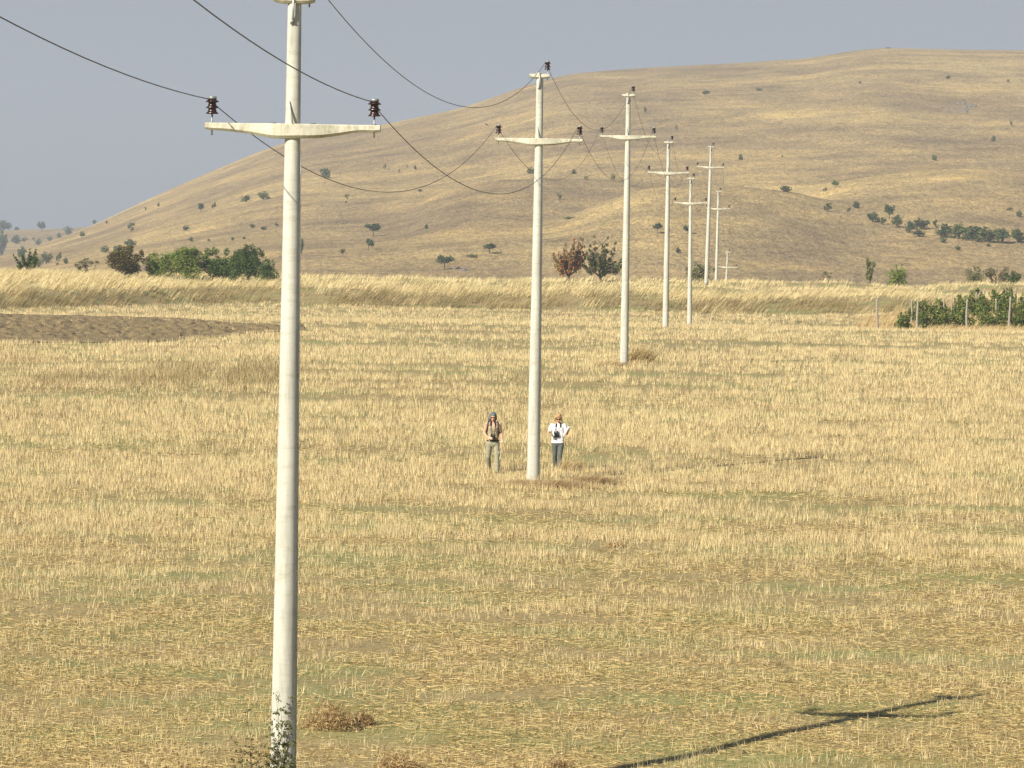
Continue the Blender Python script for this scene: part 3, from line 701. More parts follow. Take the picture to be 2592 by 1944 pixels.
# x, y of the foot (photo at 2212 wide), width, height, kind, tint, label
HB = [
 (702, 386, 30, 24, 'round', DK, 'dark green bush on the upper slope right of the nearest pole'),
 (433, 460, 20, 25, 'tree', DK, 'dark rounded tree with a side shadow on the left shoulder of the hill'),
 (462, 452, 14, 17, 'twig', OL, 'thin olive shrub right beside the dark rounded tree on the left shoulder'),
 (532, 437, 30, 16, 'round', OL, 'wide olive bush, left one of the pair high on the left shoulder'),
 (569, 432, 30, 20, 'round', OL, 'bushy olive bush, right one of the pair high on the left shoulder'),
 (314, 455, 8, 9, 'twig', GY, 'tiny shrub close under the skyline of the left shoulder'),
 (342, 446, 8, 9, 'round', GY, 'tiny round shrub near the skyline left of the dark rounded tree'),
 (284, 501, 20, 24, 'twig', OL, 'open vase shaped shrub with a shadow on the lower left slope'),
 (402, 499, 18, 13, 'round', DK, 'compact dark bush below the dark rounded tree'),
 (545, 492, 17, 9, 'round', DK, 'low dark bush, left one of three in a row left of the nearest pole'),
 (569, 497, 16, 9, 'round', DK, 'low dark bush, middle one of three in a row left of the nearest pole'),
 (598, 490, 12, 11, 'twig', DK, 'small ragged bush touching the left edge of the nearest pole'),
 (502, 519, 11, 8, 'round', OL, 'small round shrub below the row of three bushes'),
 (527, 517, 10, 7, 'round', OL, 'tiny shrub just right of the small round shrub below the row'),
 (451, 522, 10, 8, 'twig', OL, 'tiny pale shrub low on the left slope'),
 (414, 523, 18, 13, 'twig', GY, 'greyish shrub low on the left slope above the bright green bushes'),
 (178, 511, 14, 12, 'round', DK, 'small dark bush on the left ridge line with a short shadow'),
 (204, 480, 11, 11, 'round', BL, 'small dark bush standing on the notch of the left skyline'),
 (230, 484, 8, 9, 'twig', OL, 'tiny reddish shrub just right of the skyline notch'),
 (750, 430, 14, 12, 'twig', OL, 'small green shrub right of the nearest pole below the first wire'),
 (748, 439, 8, 5, 'round', OL, 'tiny low bush under the small green shrub below the first wire'),
 (806, 511, 45, 34, 'umb', DK, 'broad dark green tree on the middle slope, above a smaller one'),
 (796, 541, 28, 30, 'tree', DK, 'smaller green tree with a shadow, right below the broad dark tree'),
 (740, 549, 20, 12, 'round', OL, 'low green bush left of the small green tree'),
 (652, 550, 12, 38, 'round', DK, 'dark bush half hidden behind the nearest pole'),
 (960, 582, 44, 38, 'umb', DK, 'big dark spreading tree with a deep shadow at the hill foot'),
 (1057, 548, 40, 27, 'umb', DK, 'flat topped tree with a shadow near the hill foot'),
 (1020, 556, 34, 10, 'low', GY, 'low grey scrub left of the flat topped tree'),
 (921, 495, 9, 12, 'round', DK, 'small narrow bush in the middle of the lower slope'),
 (831, 366, 10, 14, 'twig', GY, 'bare twiggy shrub on the upper slope'),
 (897, 366, 8, 9, 'round', DK, 'small dark bush right of the bare twiggy shrub'),
 (880, 363, 5, 8, 'twig', GY, 'tiny upright shrub between the twiggy shrub and small dark bush'),
 (862, 374, 6, 10, 'twig', GY, 'tiny brown shrub below the upright shrub'),
 (907, 414, 14, 6, 'round', OL, 'low bush on the slope under the second wire'),
 (1145, 376, 20, 16, 'round', GY, 'dark grey bush touching the left side of the second pole'),
 (1051, 272, 8, 7, 'twig', GY, 'tiny shrub high on the hill left of the second pole'),
 (1240, 376, 14, 12, 'round', GY, 'small grey green bush right of the second pole'),
 (1267, 389, 14, 10, 'twig', GY, 'small pale shrub just right of the small grey green bush'),
 (1208, 431, 16, 14, 'twig', GY, 'open greyish shrub close to the second pole'),
 (1231, 473, 28, 8, 'low', GY, 'flat low scrub right of the second pole'),
 (1325, 388, 12, 14, 'round', GY, 'grey bush just left of the third pole in the hollow'),
 (1420, 505, 30, 28, 'umb', DK, 'dark green tree with a shadow left of the fourth pole'),
 (1486, 506, 25, 25, 'tree', DK, 'dark green tree half behind the fifth pole with a shadow'),
 (1465, 547, 13, 14, 'round', DK, 'small dark cone shaped bush between the fourth and fifth poles'),
 (1525, 212, 19, 20, 'umb', DK, 'lone umbrella shaped tree with bare trunk high on the hill'),
 (1393, 244, 12, 16, 'twig', GY, 'twiggy shrub right of the third pole top'),
 (1640, 196, 16, 7, 'round', GY, 'flat dark bush high on the hill right of the umbrella shaped tree'),
 (1462, 282, 10, 14, 'twig', GY, 'thin shrub above the fourth pole top'),
 (1600, 346, 14, 15, 'round', OL, 'small green bush with a shadow right of the tall terrace pole'),
 (1690, 340, 6, 5, 'round', GY, 'tiny dark shrub in the middle of the bare upper slope'),
 (1858, 181, 9, 6, 'round', GY, 'tiny dark bush high under the skyline hump'),
 (2048, 170, 14, 8, 'round', DK, 'low dark bush near the top right skyline'),
 (2178, 178, 9, 8, 'round', GY, 'tiny grey bush at the top right of the hill'),
 (2184, 272, 10, 12, 'round', OL, 'small green bush near the right edge of the upper hill'),
 (2146, 306, 14, 14, 'round', OL, 'round green bush on the right slope, middle one of three'),
 (2019, 347, 14, 14, 'round', OL, 'green bush on the right slope, lowest one of three'),
 (1918, 104, 14, 3, 'low', DK, 'tiny dark scrub on top of the skyline hump'),
 (1697, 415, 40, 14, 'round', DK, 'wide green bush on the crest of the front knoll'),
 (1804, 406, 22, 20, 'tree', YG, 'bright green small tree in the saddle of the hill'),
 (1782, 414, 14, 10, 'twig', GY, 'small dry shrub left of the bright green small tree'),
 (1787, 457, 22, 22, 'twig', OL, 'pale green shrub with a shadow on the side of the front knoll'),
 (1850, 450, 22, 17, 'round', DK, 'green bush up left of the round headed tree'),
 (1834, 459, 12, 12, 'twig', OL, 'small olive shrub touching the green bush by the round headed tree'),
 (1921, 474, 32, 40, 'tree', DK, 'round headed tree with visible trunk in the right hand gully'),
 (1885, 480, 34, 24, 'round', DK, 'dark bush on the gully edge left of the round headed tree'),
 (1906, 486, 24, 18, 'twig', GY, 'greyish bush below the round headed tree'),
 (2180, 455, 14, 8, 'twig', GY, 'small dry shrub at the right edge above the thicket'),
 (2200, 468, 12, 14, 'round', OL, 'little green bush at the right edge above the thicket'),
 (2068, 541, 14, 11, 'round', GY, 'small grey bush standing alone below the thicket'),
 (2135, 533, 10, 8, 'round', GY, 'tiny dark bush tucked under the right part of the thicket'),
 (100, 571, 34, 29, 'round', GY, 'grey green bush with a shadow behind the small terrace tree on the left'),
 (127, 566, 18, 24, 'twig', GY, 'loose grey green shrub between the grey green and dark bushes at left'),
 (142, 570, 14, 15, 'round', OL, 'dark olive bush right of the loose grey green shrub at left'),
 (225, 546, 23, 16, 'round', GY, 'grey bush up left of the big brown green bush'),
 (280, 534, 42, 18, 'round', GY, 'wide grey bush directly above the big brown green bush'),
 (252, 541, 26, 15, 'low', GY, 'low grey scrub between the two grey bushes above the brown green bush'),
 (47, 560, 26, 30, 'round', BL, 'blue green bush just behind the small terrace tree on the left'),
 (82, 580, 16, 20, 'round', OL, 'green bush at the right side of the small terrace tree'),
 (124, 572, 9, 5, 'round', OL, 'tiny flat bush on the bare ground in the left hollow'),
 (186, 569, 16, 14, 'twig', OL, 'olive shrub right of the left hollow'),
 (1938, 492, 24, 28, 'round', OL, 'leafy bush at the left end of the thicket'),
 (1965, 502, 22, 26, 'round', DK, 'dark bush, second from the left end of the thicket'),
 (1990, 496, 36, 26, 'round', DK, 'large dark bush in the left half of the thicket'),
 (1984, 511, 30, 14, 'round', DK, 'low dark bush hanging below the left half of the thicket'),
 (2021, 490, 16, 18, 'twig', OL, 'thin olive shrub in the gap of the thicket'),
 (2042, 512, 44, 30, 'round', DK, 'bush forming the left end of the dense right thicket'),
 (2072, 516, 46, 34, 'round', OL, 'bush in the dense right thicket, second from its left end'),
 (2104, 520, 46, 34, 'round', DK, 'bush in the dense right thicket, third from its left end'),
 (2134, 524, 46, 36, 'round', OL, 'bush in the dense right thicket, fourth from its left end'),
 (2166, 526, 46, 34, 'round', DK, 'bush in the dense right thicket, fifth from its left end'),
 (2198, 524, 44, 32, 'round', OL, 'bush in the dense right thicket cut by the photo edge'),
 (2036, 524, 16, 14, 'round', GY, 'low grey bush under the left end of the dense thicket'),
]
for j, (x, y, wd, h, kd, tint, lab) in enumerate(HB):
    b_ = hit(x * K, y * K, HZ, 602, 1520)
    s = b_.y / FPX * K
    tr = kd in ('tree', 'umb')
    plant(kd, j % 3, 700 if max(wd, h) > 24 else 420, G_DARK, b_ - Vector((0, 0, h * s * 0.06)), wd * s * (1.35 if 'thicket' in lab else 1.02), h * s * 1.04, random.uniform(0, 6.28), lab, 'tree' if tr else 'bush', 'bushes and small trees on the hill', color=tint, lsz=0.055 if max(wd, h) > 24 else 0.08)
FB = [  # farther ridge on the left
 (90, 501, 22, 26, 'tree', BL, 'dark tree breaking the far left skyline'),
 (8, 490, 44, 22, 'round', BL, 'dark bush mass on the skyline at the left edge'),
 (36, 493, 22, 8, 'low', BL, 'low dark scrub right of the bush mass on the left skyline'),
 (147, 507, 24, 18, 'round', BL, 'blue green bush on the far ridge left of the notch'),
 (128, 515, 14, 13, 'round', BL, 'small bush down left of the blue green ridge bush'),
 (107, 522, 15, 11, 'round', BL, 'small low bush, third down the ridge line'),
 (83, 529, 18, 13, 'round', BL, 'bush at the lower end of the row along the ridge line'),
 (34, 527, 22, 20, 'round', BL, 'grey green bush in the far left hollow'),
 (53, 523, 20, 11, 'round', GY, 'low grey bush right of the grey green hollow bush'),
 (73, 520, 10, 9, 'twig', GY, 'tiny grey bush right of the low grey hollow bush'),
 (5, 558, 30, 60, 'round', BL, 'tall blue green bush at the left edge of the photo'),
]
for j, (x, y, wd, h, kd, tint, lab) in enumerate(FB):
    u_, v_ = uv(x * K, y * K)
    b_ = hit(x * K, y * K, FZ, 1402, 2100)
    s = b_.y / FPX * K
    plant(kd, j % 3, 700 if max(wd, h) > 24 else 420, G_DARK, b_ - Vector((0, 0, h * s * 0.05)), wd * s * 1.1, h * s * 1.1, random.uniform(0, 6.28), lab, 'tree' if kd == 'tree' else 'bush', 'bushes on the far left ridge', color=tint, lsz=0.055 if max(wd, h) > 24 else 0.08)

# rocky outcrops on the hill
ROCK = flat('grey_rock', (0.19, 0.17, 0.145), 0.95, noise=0.3, scale=1.5)
def rocks(cx, cy, sx, sy, n, size, lab):
    for i in range(n):
        x = cx + random.gauss(0, sx); y = cy + random.gauss(0, sy) - (x - cx) * 0.0
        b_ = hit(x * K, y * K, HZ, 602, 1520, 1500); e = MB(); r_ = size * random.uniform(0.5, 1.3)
        e.ell((0, 0, 0), (r_, r_ * 0.8, r_ * 0.7), 7, 5, Matrix.Rotation(random.random() * 3, 3, 'Z') @ Matrix.Rotation(random.random(), 3, 'X'))
        e.v = [tuple(c_ * random.uniform(0.75, 1.2) for c_ in p_) for p_ in e.v]
        o = e.build('boulder', ROCK, smooth=False); o.location = b_
        tag(o, lab, 'boulder', lab.replace('grey boulder', 'grey boulders').replace('pale boulder', 'pale boulders'))
rocks(2064, 232, 22, 9, 24, 0.75, 'grey boulder of the rocky outcrop high on the right of the hill')
rocks(1385, 275, 14, 6, 8, 0.5, 'grey boulder in the hollow right of the third pole top')
rocks(1000, 584, 11, 4, 8, 0.45, 'pale boulder beside the big dark spreading tree at the hill foot')
rocks(1930, 653 - 58, 8, 2, 4, 0.5, 'pale boulder on the low slope left of the slender young tree') if False else None

def tcols(*a): return [tuple(q) for q in a]
C_OLV = tcols((0.10, 0.09, 0.022), (0.15, 0.13, 0.03), (0.07, 0.075, 0.022), (0.20, 0.14, 0.035))
C_YG = tcols((0.19, 0.26, 0.045), (0.25, 0.31, 0.06), (0.13, 0.19, 0.035), (0.30, 0.34, 0.08))
C_MG = tcols((0.11, 0.18, 0.035), (0.15, 0.22, 0.045), (0.07, 0.12, 0.028))
C_DG = tcols((0.055, 0.10, 0.022), (0.08, 0.14, 0.03), (0.13, 0.17, 0.04))
C_RED = tcols((0.46, 0.17, 0.07), (0.50, 0.24, 0.09), (0.20, 0.19, 0.06), (0.30, 0.25, 0.07), (0.36, 0.15, 0.08))
C_GRO = tcols((0.16, 0.17, 0.07), (0.22, 0.22, 0.09), (0.10, 0.12, 0.05), (0.28, 0.26, 0.12))
C_PAL = tcols((0.26, 0.23, 0.12), (0.34, 0.28, 0.15), (0.18, 0.18, 0.09))
TB = [
 (62, 598, 74, 60, 'vase', C_MG, 3200, 325, 0.028, 'small green tree with crooked trunk on the terrace at the far left', 'tree'),
 (186, 598, 62, 36, 'twig', C_PAL, 700, 335, 0.03, 'faded olive scrub left of the big brown green bush', 'bush'),
 (272, 600, 92, 70, 'round', C_OLV, 9500, 318, 0.019, 'big brown green bush at the left end of the bright green bushes', 'bush'),
 (340, 602, 66, 56, 'round', C_YG, 6500, 320, 0.021, 'yellow green bush between the brown green bush and the bright bush', 'bush'),
 (404, 602, 104, 68, 'round', C_YG, 11000, 320, 0.018, 'bright yellow green bush in the middle of the terrace clump', 'bush'),
 (466, 602, 104, 66, 'round', C_MG, 9500, 321, 0.019, 'mid green bush right of the bright yellow green bush', 'bush'),
 (536, 604, 74, 74, 'round', C_DG, 9500, 318, 0.019, 'tall dark green bush near the right end of the terrace clump', 'bush'),
 (576, 606, 48, 46, 'round', C_DG, 5000, 317, 0.022, 'lower dark green bush closing the right end of the terrace clump', 'bush'),
 (1228, 599, 92, 96, 'vase', C_RED, 4200, 335, 0.020, 'small tree with red and orange autumn leaves on the terrace', 'tree'),
 (1297, 598, 98, 92, 'vase', C_GRO, 4600, 335, 0.020, 'dark olive small tree right of the red leaved one', 'tree'),
 (1512, 602, 56, 36, 'round', C_GRO, 1300, 345, 0.035, 'olive bush behind the feet of the fifth and tall terrace poles', 'bush'),
 (1880, 606, 28, 56, 'tall', C_GRO, 700, 345, 0.05, 'slender young tree standing alone on the right terrace', 'tree'),
 (1940, 607, 46, 36, 'round', C_YG, 1400, 345, 0.035, 'spiky green bush right of the slender young tree', 'bush'),
 (1786, 604, 32, 18, 'twig', C_GRO, 400, 345, 0.04, 'tiny dark twiggy bush left of the slender young tree', 'bush'),
 (2105, 616, 44, 42, 'round', C_GRO, 1800, 350, 0.03, 'olive green bush at the right terrace, left of the pale thorny shrub', 'bush'),
 (2150, 620, 84, 54, 'twig', C_PAL, 1500, 352, 0.022, 'wide pale thorny shrub at the right terrace', 'bush'),
 (2187, 624, 38, 38, 'round', C_DG, 1500, 352, 0.035, 'blue green bush above the vineyard near the right edge', 'bush'),
]
for j, (x, y, wd, h, kd, cols, nl, D, lsz, lab, cat) in enumerate(TB):
    u_, v_ = uv(x * K, y * K); g_ = float(G(u_ * D, D)); s = D / FPX * K
    top = ZC + uv(x * K, (y - h) * K)[1] * D
    plant(kd, j, nl, cols, Vector((u_ * D, D, g_ - 0.1)), wd * s * 1.3, (top - g_ + 0.1) * 1.04, random.uniform(0, 6.28), lab, cat, 'bushes and small trees on the terrace', lsz=lsz)

# ---------------------------------------------------------------- vineyard
WOOD = flat('grey_wood', (0.34, 0.29, 0.24), 0.9, noise=0.25, scale=15)
def post(x, ytop, ybot, D, lab, r=0.055):
    u_, v_ = uv(x, ybot); X = u_ * D; g_ = float(G(X, D)); ut, vt = uv(x, ytop); top = ZC + vt * D
    o = empty('vineyard_post', (X, D, g_)); h = top - g_
    e = MB(); q = []
    for z in np.linspace(-0.3, h, 8): q.append((0.03 * math.sin(z * 1.7 + x), 0.02 * math.cos(z * 2 + x), z))
    e.tube(q, [r * (1.1 - 0.04 * i) for i in range(8)], 8)
    e.build('pole', WOOD, o)
    e = MB(); 
    for z in (h * 0.45, h * 0.9): e.tube([(0.06 * math.cos(q_) , 0.06 * math.sin(q_), z) for q_ in np.linspace(0, 6.28, 9)], 0.008, 5)
    e.build('wire_tie', DSTEEL, o)
    tag(o, lab, 'post', 'wooden vineyard posts')
for x, yt, yb, D, lab in [
 (2220, 753, 831, 250, 'lone grey wooden post standing left of the vines'),
 (2322, 755, 832, 249, 'thick grey post in front of the left vine clump'),
 (2447, 757, 831, 249, 'grey post in the middle of the front vine row'),
 (2555, 751, 826, 250, 'grey post in the front vine row near the right edge'),
 (2306, 755, 826, 262, 'post rising behind the left end of the vines'),
 (2387, 753, 826, 262, 'post rising behind the vines, left one of the close pair'),
 (2407, 754, 826, 266, 'post rising behind the vines, right one of the close pair'),
 (2469, 739, 815, 274, 'thin post on the rising rear row, left of two'),
 (2491, 730, 812, 278, 'tall thin post on the rising rear row'),
 (2519, 756, 826, 258, 'short post half hidden among the right hand vines'),
 (2538, 732, 812, 276, 'thin post poking out above the highest vines'),
 (2569, 728, 812, 276, 'post poking out of the vines at the right edge')]:
    post(x, yt, yb, D, lab, 0.075 if D < 252 else 0.06)
C_VINE = tcols((0.08, 0.14, 0.022), (0.15, 0.22, 0.035), (0.26, 0.30, 0.06), (0.05, 0.09, 0.02), (0.38, 0.34, 0.10), (0.14, 0.17, 0.04))
ordn = ['first', 'second', 'third', 'fourth', 'fifth', 'sixth', 'seventh', 'eighth', 'ninth', 'tenth', 'eleventh']
for row, (D, x0, x1, n, h, nm) in enumerate([(251.5, 2292, 2680, 9, 1.62, 'front'), (263, 2330, 2690, 8, 1.95, 'middle'), (275, 2465, 2700, 6, 2.3, 'rear')]):
    for k in range(n):
        x = x0 + (x1 - x0) * k / (n - 1) + random.uniform(-5, 5); u_, _ = uv(x, 820); X = u_ * D; g_ = float(G(X, D))
        hh_ = h * random.uniform(0.88, 1.08) * (1 if row or k else 0.92)
        plant('round', 60 + (row + k) % 4, 2600, C_VINE, Vector((X, D + random.uniform(-.2, .2), g_ - 0.12)), random.uniform(1.7, 2.0), hh_, random.uniform(0, 6.28),
              '%s leafy green grapevine from the left in the %s vine row' % (ordn[k], nm), 'grapevine', 'grapevines in the vineyard', lsz=0.036)
# dry grass round the vineyard foot
def vcol(x, y, nc, cid):
    a = rng.random(len(cid))[:, None]; return np.array([0.70, 0.54, 0.27]) * a + np.array([0.56, 0.40, 0.19]) * (1 - a)
wind('vineyard_grass', 15000, 240, 285, lambda X, Y: 1.0 * (X / Y > 0.0885) * np.where(Y < 251, np.clip((X / Y - 0.1) * 60, 0, 1) * (Y > 241), 0.6), 0.35, 0.75, 13, 0.25, 'tall dry grass along the foot of the vines', vcol, lean=0.6)

# ---------------------------------------------------------------- tussocks, weeds, dead plants
def tuft(name, px_, py_, spread, depth, n, hlo, hhi, cols, lean, lab, cat='grass', sdir=0.0, bias=0.0, wd=0.010, dirs=0.5):
    b_ = hit(px_, py_, G, 45, 290, 6000)
    X = rng.normal(0, 1, n) * spread + bias; Y = rng.normal(0, 1, n) * depth
    cols = np.array(cols); cc = cols[rng.choice(len(cols), n)] * (0.8 + 0.4 * rng.random(n))[:, None]
    z = G(b_.x + X, b_.y + Y) - b_.z - 0.02
    o = blades(name, X, Y, z, hlo + (hhi - hlo) * rng.random(n), np.full(n, wd), np.abs(lean + rng.normal(0, 0.2, n)), sdir + rng.normal(0, dirs, n), cc, seg=3, curl=0.5)
    o.location = b_; del o['kind']; tag(o, lab, cat); return o
DRY = [(0.62, 0.46, 0.21), (0.52, 0.36, 0.17), (0.72, 0.55, 0.28), (0.40, 0.27, 0.14)]
BRD = [(0.50, 0.37, 0.19), (0.58, 0.42, 0.22), (0.66, 0.50, 0.27)]
DRY = [(0.72, 0.57, 0.29), (0.62, 0.47, 0.23), (0.80, 0.66, 0.36), (0.50, 0.37, 0.19)]
tuft('grass_tussock', 1290, 1229, 0.28, 0.20, 1300, 0.12, 0.30, BRD, 0.9, 'brown matted grass clump left of the foot of the middle pole', dirs=0.9)
tuft('grass_tussock', 1400, 1233, 0.40, 0.20, 3200, 0.16, 0.36, BRD, 0.9, 'low brown matted grass around the foot of the pole between the people', bias=-0.1)
tuft('grass_tussock', 1480, 1226, 0.30, 0.16, 2600, 0.2, 0.42, BRD, 0.85, 'combed over dry grass clump right of the middle pole foot')
tuft('grass_tussock', 1425, 1192, 0.10, 0.08, 120, 0.35, 0.65, DRY, 0.35, 'upright dry stalks in front of the legs of the person in white', sdir=0.0)
tuft('grass_tussock', 1448, 1188, 0.13, 0.10, 160, 0.3, 0.5, DRY + BRD, 0.7, 'dry stalks leaning right beside the person in white')
tuft('grass_tussock', 1603, 919, 0.34, 0.2, 700, 0.5, 1.05, DRY, 0.6, 'tall windblown grass tussock at the foot of the third pole', wd=0.022)
tuft('grass_tussock', 1548, 926, 0.35, 0.2, 500, 0.15, 0.35, BRD, 0.8, 'low brown grass on the left of the third pole foot', wd=0.02)
tuft('weed_clump', 55, 920, 0.5, 0.3, 90, 0.3, 0.8, BRD, 0.35, 'thin bare weed stalks in the stubble at the far left', 'weed', wd=0.022, dirs=3)
def weeds(name, N, poly, h, cols, lab):
    (x0, y0, x1, y1) = poly; xs = x0 + (x1 - x0) * rng.random(N); cy = (y0 + y1) / 2
    n_ = fbm(xs / 60, xs * 0, 3); ys = cy + (y1 - y0) * 0.5 * rng.normal(0, 0.5, N)
    keep = rng.random(N) < np.clip((n_ - 0.3) * 3, 0.1, 1); xs, ys = xs[keep], ys[keep]
    a = hit(x0, cy, G, 60, 290); b_ = hit(x1, cy, G, 60, 290); t_ = (xs - x0) / (x1 - x0)
    X = a.x + (b_.x - a.x) * t_; dep = 0.5 * abs(y1 - y0) / (FPX * 6 / a.y ** 2)
    Y = a.y + (b_.y - a.y) * t_ + rng.normal(0, 0.45, len(xs)) * dep
    cols = np.array(cols); cc = cols[rng.choice(len(cols), len(X))] * (0.7 + 0.5 * rng.random(len(X)))[:, None]
    blades(name, X, Y, G(X, Y), h * (0.5 + 0.7 * rng.random(len(X))), np.maximum(0.01, Y / 3950 * 0.6), np.abs(rng.normal(0.35, 0.3, len(X))), rng.random(len(X)) * 6.28, cc, seg=2, curl=0.3, label=lab)
WD = [(0.42, 0.31, 0.16), (0.50, 0.38, 0.19), (0.34, 0.29, 0.13), (0.60, 0.46, 0.24)]
weeds('dead_weeds', 6000, (330, 925, 760, 985), 0.42, WD, 'brown dead weeds in a band across the left stubble')
weeds('dead_weeds', 2200, (60, 945, 330, 985), 0.3, WD, 'thin brown weeds left of the weed band')

def tangle(name, px_, py_, rx, ry, rz, n, cols, lab, wd=0.006):
    b_ = hit(px_, py_, G, 45, 290, 6000); V = []; F_ = []; cc = []
    for i in range(n):
        d = Vector(rng.normal(0, 1, 3)).normalized() * rng.random() ** 0.4; c0 = Vector((d.x * rx, d.y * ry, abs(d.z) * rz))
        lump = 0.75 + 0.5 * float(vnoise(np.array(c0.x * 6 + 3), np.array(c0.y * 6))); c0.z *= lump
        t_ = Vector(rng.normal(0, 1, 3)).normalized(); t_.z = abs(t_.z) * 0.7; L_ = 0.04 + 0.09 * rng.random(); q = c0.copy()
        sd = t_.cross(Vector(rng.normal(0, 1, 3))).normalized() * wd * (0.5 + rng.random())
        cl = Vector(cols[int(rng.integers(len(cols)))]) * (0.7 + 0.6 * rng.random()); b0 = len(V)
        for k in range(4):
            V += [tuple(q - sd * (1 - k / 4)), tuple(q + sd * (1 - k / 4))]; cc += [tuple(cl)] * 2
            q = q + t_ * L_ / 3; t_ = (t_ + Vector(rng.normal(0, 0.45, 3))).normalized()
        for k in range(3): F_.append((b0 + 2 * k, b0 + 2 * k + 1, b0 + 2 * k + 3, b0 + 2 * k + 2))
    o = mesh(name, np.array(V), np.array(F_), STRAW, col=np.array(cc)); o.location = b_; tag(o, lab, 'dead weed'); return o
TW = [(0.50, 0.34, 0.15), (0.58, 0.42, 0.19), (0.38, 0.25, 0.12), (0.64, 0.50, 0.25), (0.30, 0.19, 0.10)]
tangle('dead_weed', 835, 1846, 0.46, 0.3, 0.36, 1900, TW, 'curly brown dead weed heap lying right of the nearest pole')
tangle('dead_weed', 920, 1838, 0.18, 0.14, 0.2, 700, TW, 'small brown weed lump at the right end of the dead weed heap')
tangle('dead_weed', 1010, 1965, 0.42, 0.26, 0.30, 1500, TW, 'brown dead weed at the bottom edge right of the nearest pole')
tangle('dead_weed', 1415, 1946, 0.2, 0.2, 0.12, 450, TW, 'flat brown dead weed at the bottom edge near the shadow')
tangle('dead_weed', 1560, 1385, 0.24, 0.2, 0.10, 700, [(0.66, 0.5, 0.25), (0.5, 0.36, 0.18)], 'small pale straw heap in the middle of the field')
for x, y in ((1275, 1547), (2500, 1520), (1873, 1907), (540, 884), (1300, 1585)):
    b_ = hit(x, y, G, 45, 290, 6000); e = MB(); e.ell((0, 0, 0.01), (0.07, 0.06, 0.05)); e.ell((0.05, 0.02, 0), (0.04, 0.05, 0.035)); o = e.build('earth_clod', PLOUGH); o.location = b_
    o.scale = (1.2, 1, 1) if y > 1000 else (3, 3, 3)
    tag(o, {1275: 'brown earth clod in the middle of the near field', 2500: 'brown earth clod near the right edge of the field', 1873: 'dark earth clod under the pole shadow', 540: 'dark clod in the stubble below the ploughed strip', 1300: 'small clod below the brown clod of the near field'}[x], 'clod')

# leafy shrub climbing the nearest pole
def twig_shrub(name, D, rootpx, tips, leafn, cols, lab, lsz=0.015, stemc=(0.13, 0.09, 0.06)):
    r_ = P(rootpx[0], rootpx[1], D); r_.z = float(G(r_.x, D)); root = empty(name, r_)
    e = MB(); LV = []; LF = []; LC = []
    for (x, y, dd) in tips:
        tp = P(x, y, D + dd) - r_; q = []
        for i in range(9):
            s = i / 8; p_ = Vector((0, 0, 0)).lerp(tp, s) + Vector((random.uniform(-1, 1), random.uniform(-1, 1), 0)) * 0.035 + Vector((0, 0, 0.12 * math.sin(s * math.pi))); q.append(p_)
        q[0] = Vector((random.uniform(-.08, .08), random.uniform(-.05, .05), -0.05)); q[8] = tp
        e.tube(q, [0.008 * (1 - 0.8 * i / 8) for i in range(9)], 5)
        for i in range(2, 9):
            for k in range(3):
                dv = Vector((random.uniform(-1, 1), random.uniform(-1, 1), random.uniform(-.3, 1))) * random.uniform(0.05, 0.16)
                e.tube([q[i], q[i] + dv * 0.6, q[i] + dv], [0.003, 0.002, 0.001], 4)
                for m_ in range(int(leafn * (1.3 - 0.12 * i))):
                    c = q[i] + dv * random.random() + Vector((random.gauss(0, .015), random.gauss(0, .015), random.gauss(0, .015)))
                    a = Vector(rng.normal(0, 1, 3)).normalized() * lsz * random.uniform(0.7, 1.5); b2 = a.cross(Vector(rng.normal(0, 1, 3))).normalized() * a.length * 0.65
                    b0 = len(LV); LV += [tuple(c - a), tuple(c + b2), tuple(c + a), tuple(c - b2)]; LF.append((b0, b0 + 1, b0 + 2, b0 + 3))
                    cl = Vector(random.choice(cols)) * random.uniform(0.7, 1.3); LC += [tuple(cl)] * 4
    e.build('stem', BARK, root)
    lo_ = mesh('foliage', np.array(LV), np.array(LF), LEAF, root, col=np.array(LC)); lo_.color = (1, 1, 1, 1)
    tag(root, lab, 'shrub'); return root
C_SH = tcols((0.11, 0.13, 0.03), (0.16, 0.18, 0.045), (0.07, 0.08, 0.022), (0.22, 0.21, 0.07))
tips = [(698, 1768, -.1), (738, 1765, -.1), (712, 1800, -.25), (690, 1830, -.3), (728, 1830, -.2), (740, 1860, -.3), (700, 1880, -.35), (670, 1890, -.3), (725, 1900, -.4), (690, 1925, -.4), (745, 1930, -.4), (660, 1945, -.35), (715, 1950, -.45), (735, 1975, -.4), (690, 1985, -.4)]
twig_shrub('leafy_shrub', 50.55, (700, 2065), tips, 20, C_SH, 'leafy twiggy shrub climbing the foot of the nearest pole')
tips = [(628, 1802, 0), (600, 1880, -.1), (640, 1890, -.1), (655, 1915, -.1), (590, 1930, -.2), (625, 1935, -.2), (665, 1960, -.2)]
twig_shrub('leafy_shrub', 50.4, (640, 2065), tips, 9, C_SH, 'sparse low shrub with one tall reddish stem left of the nearest pole')

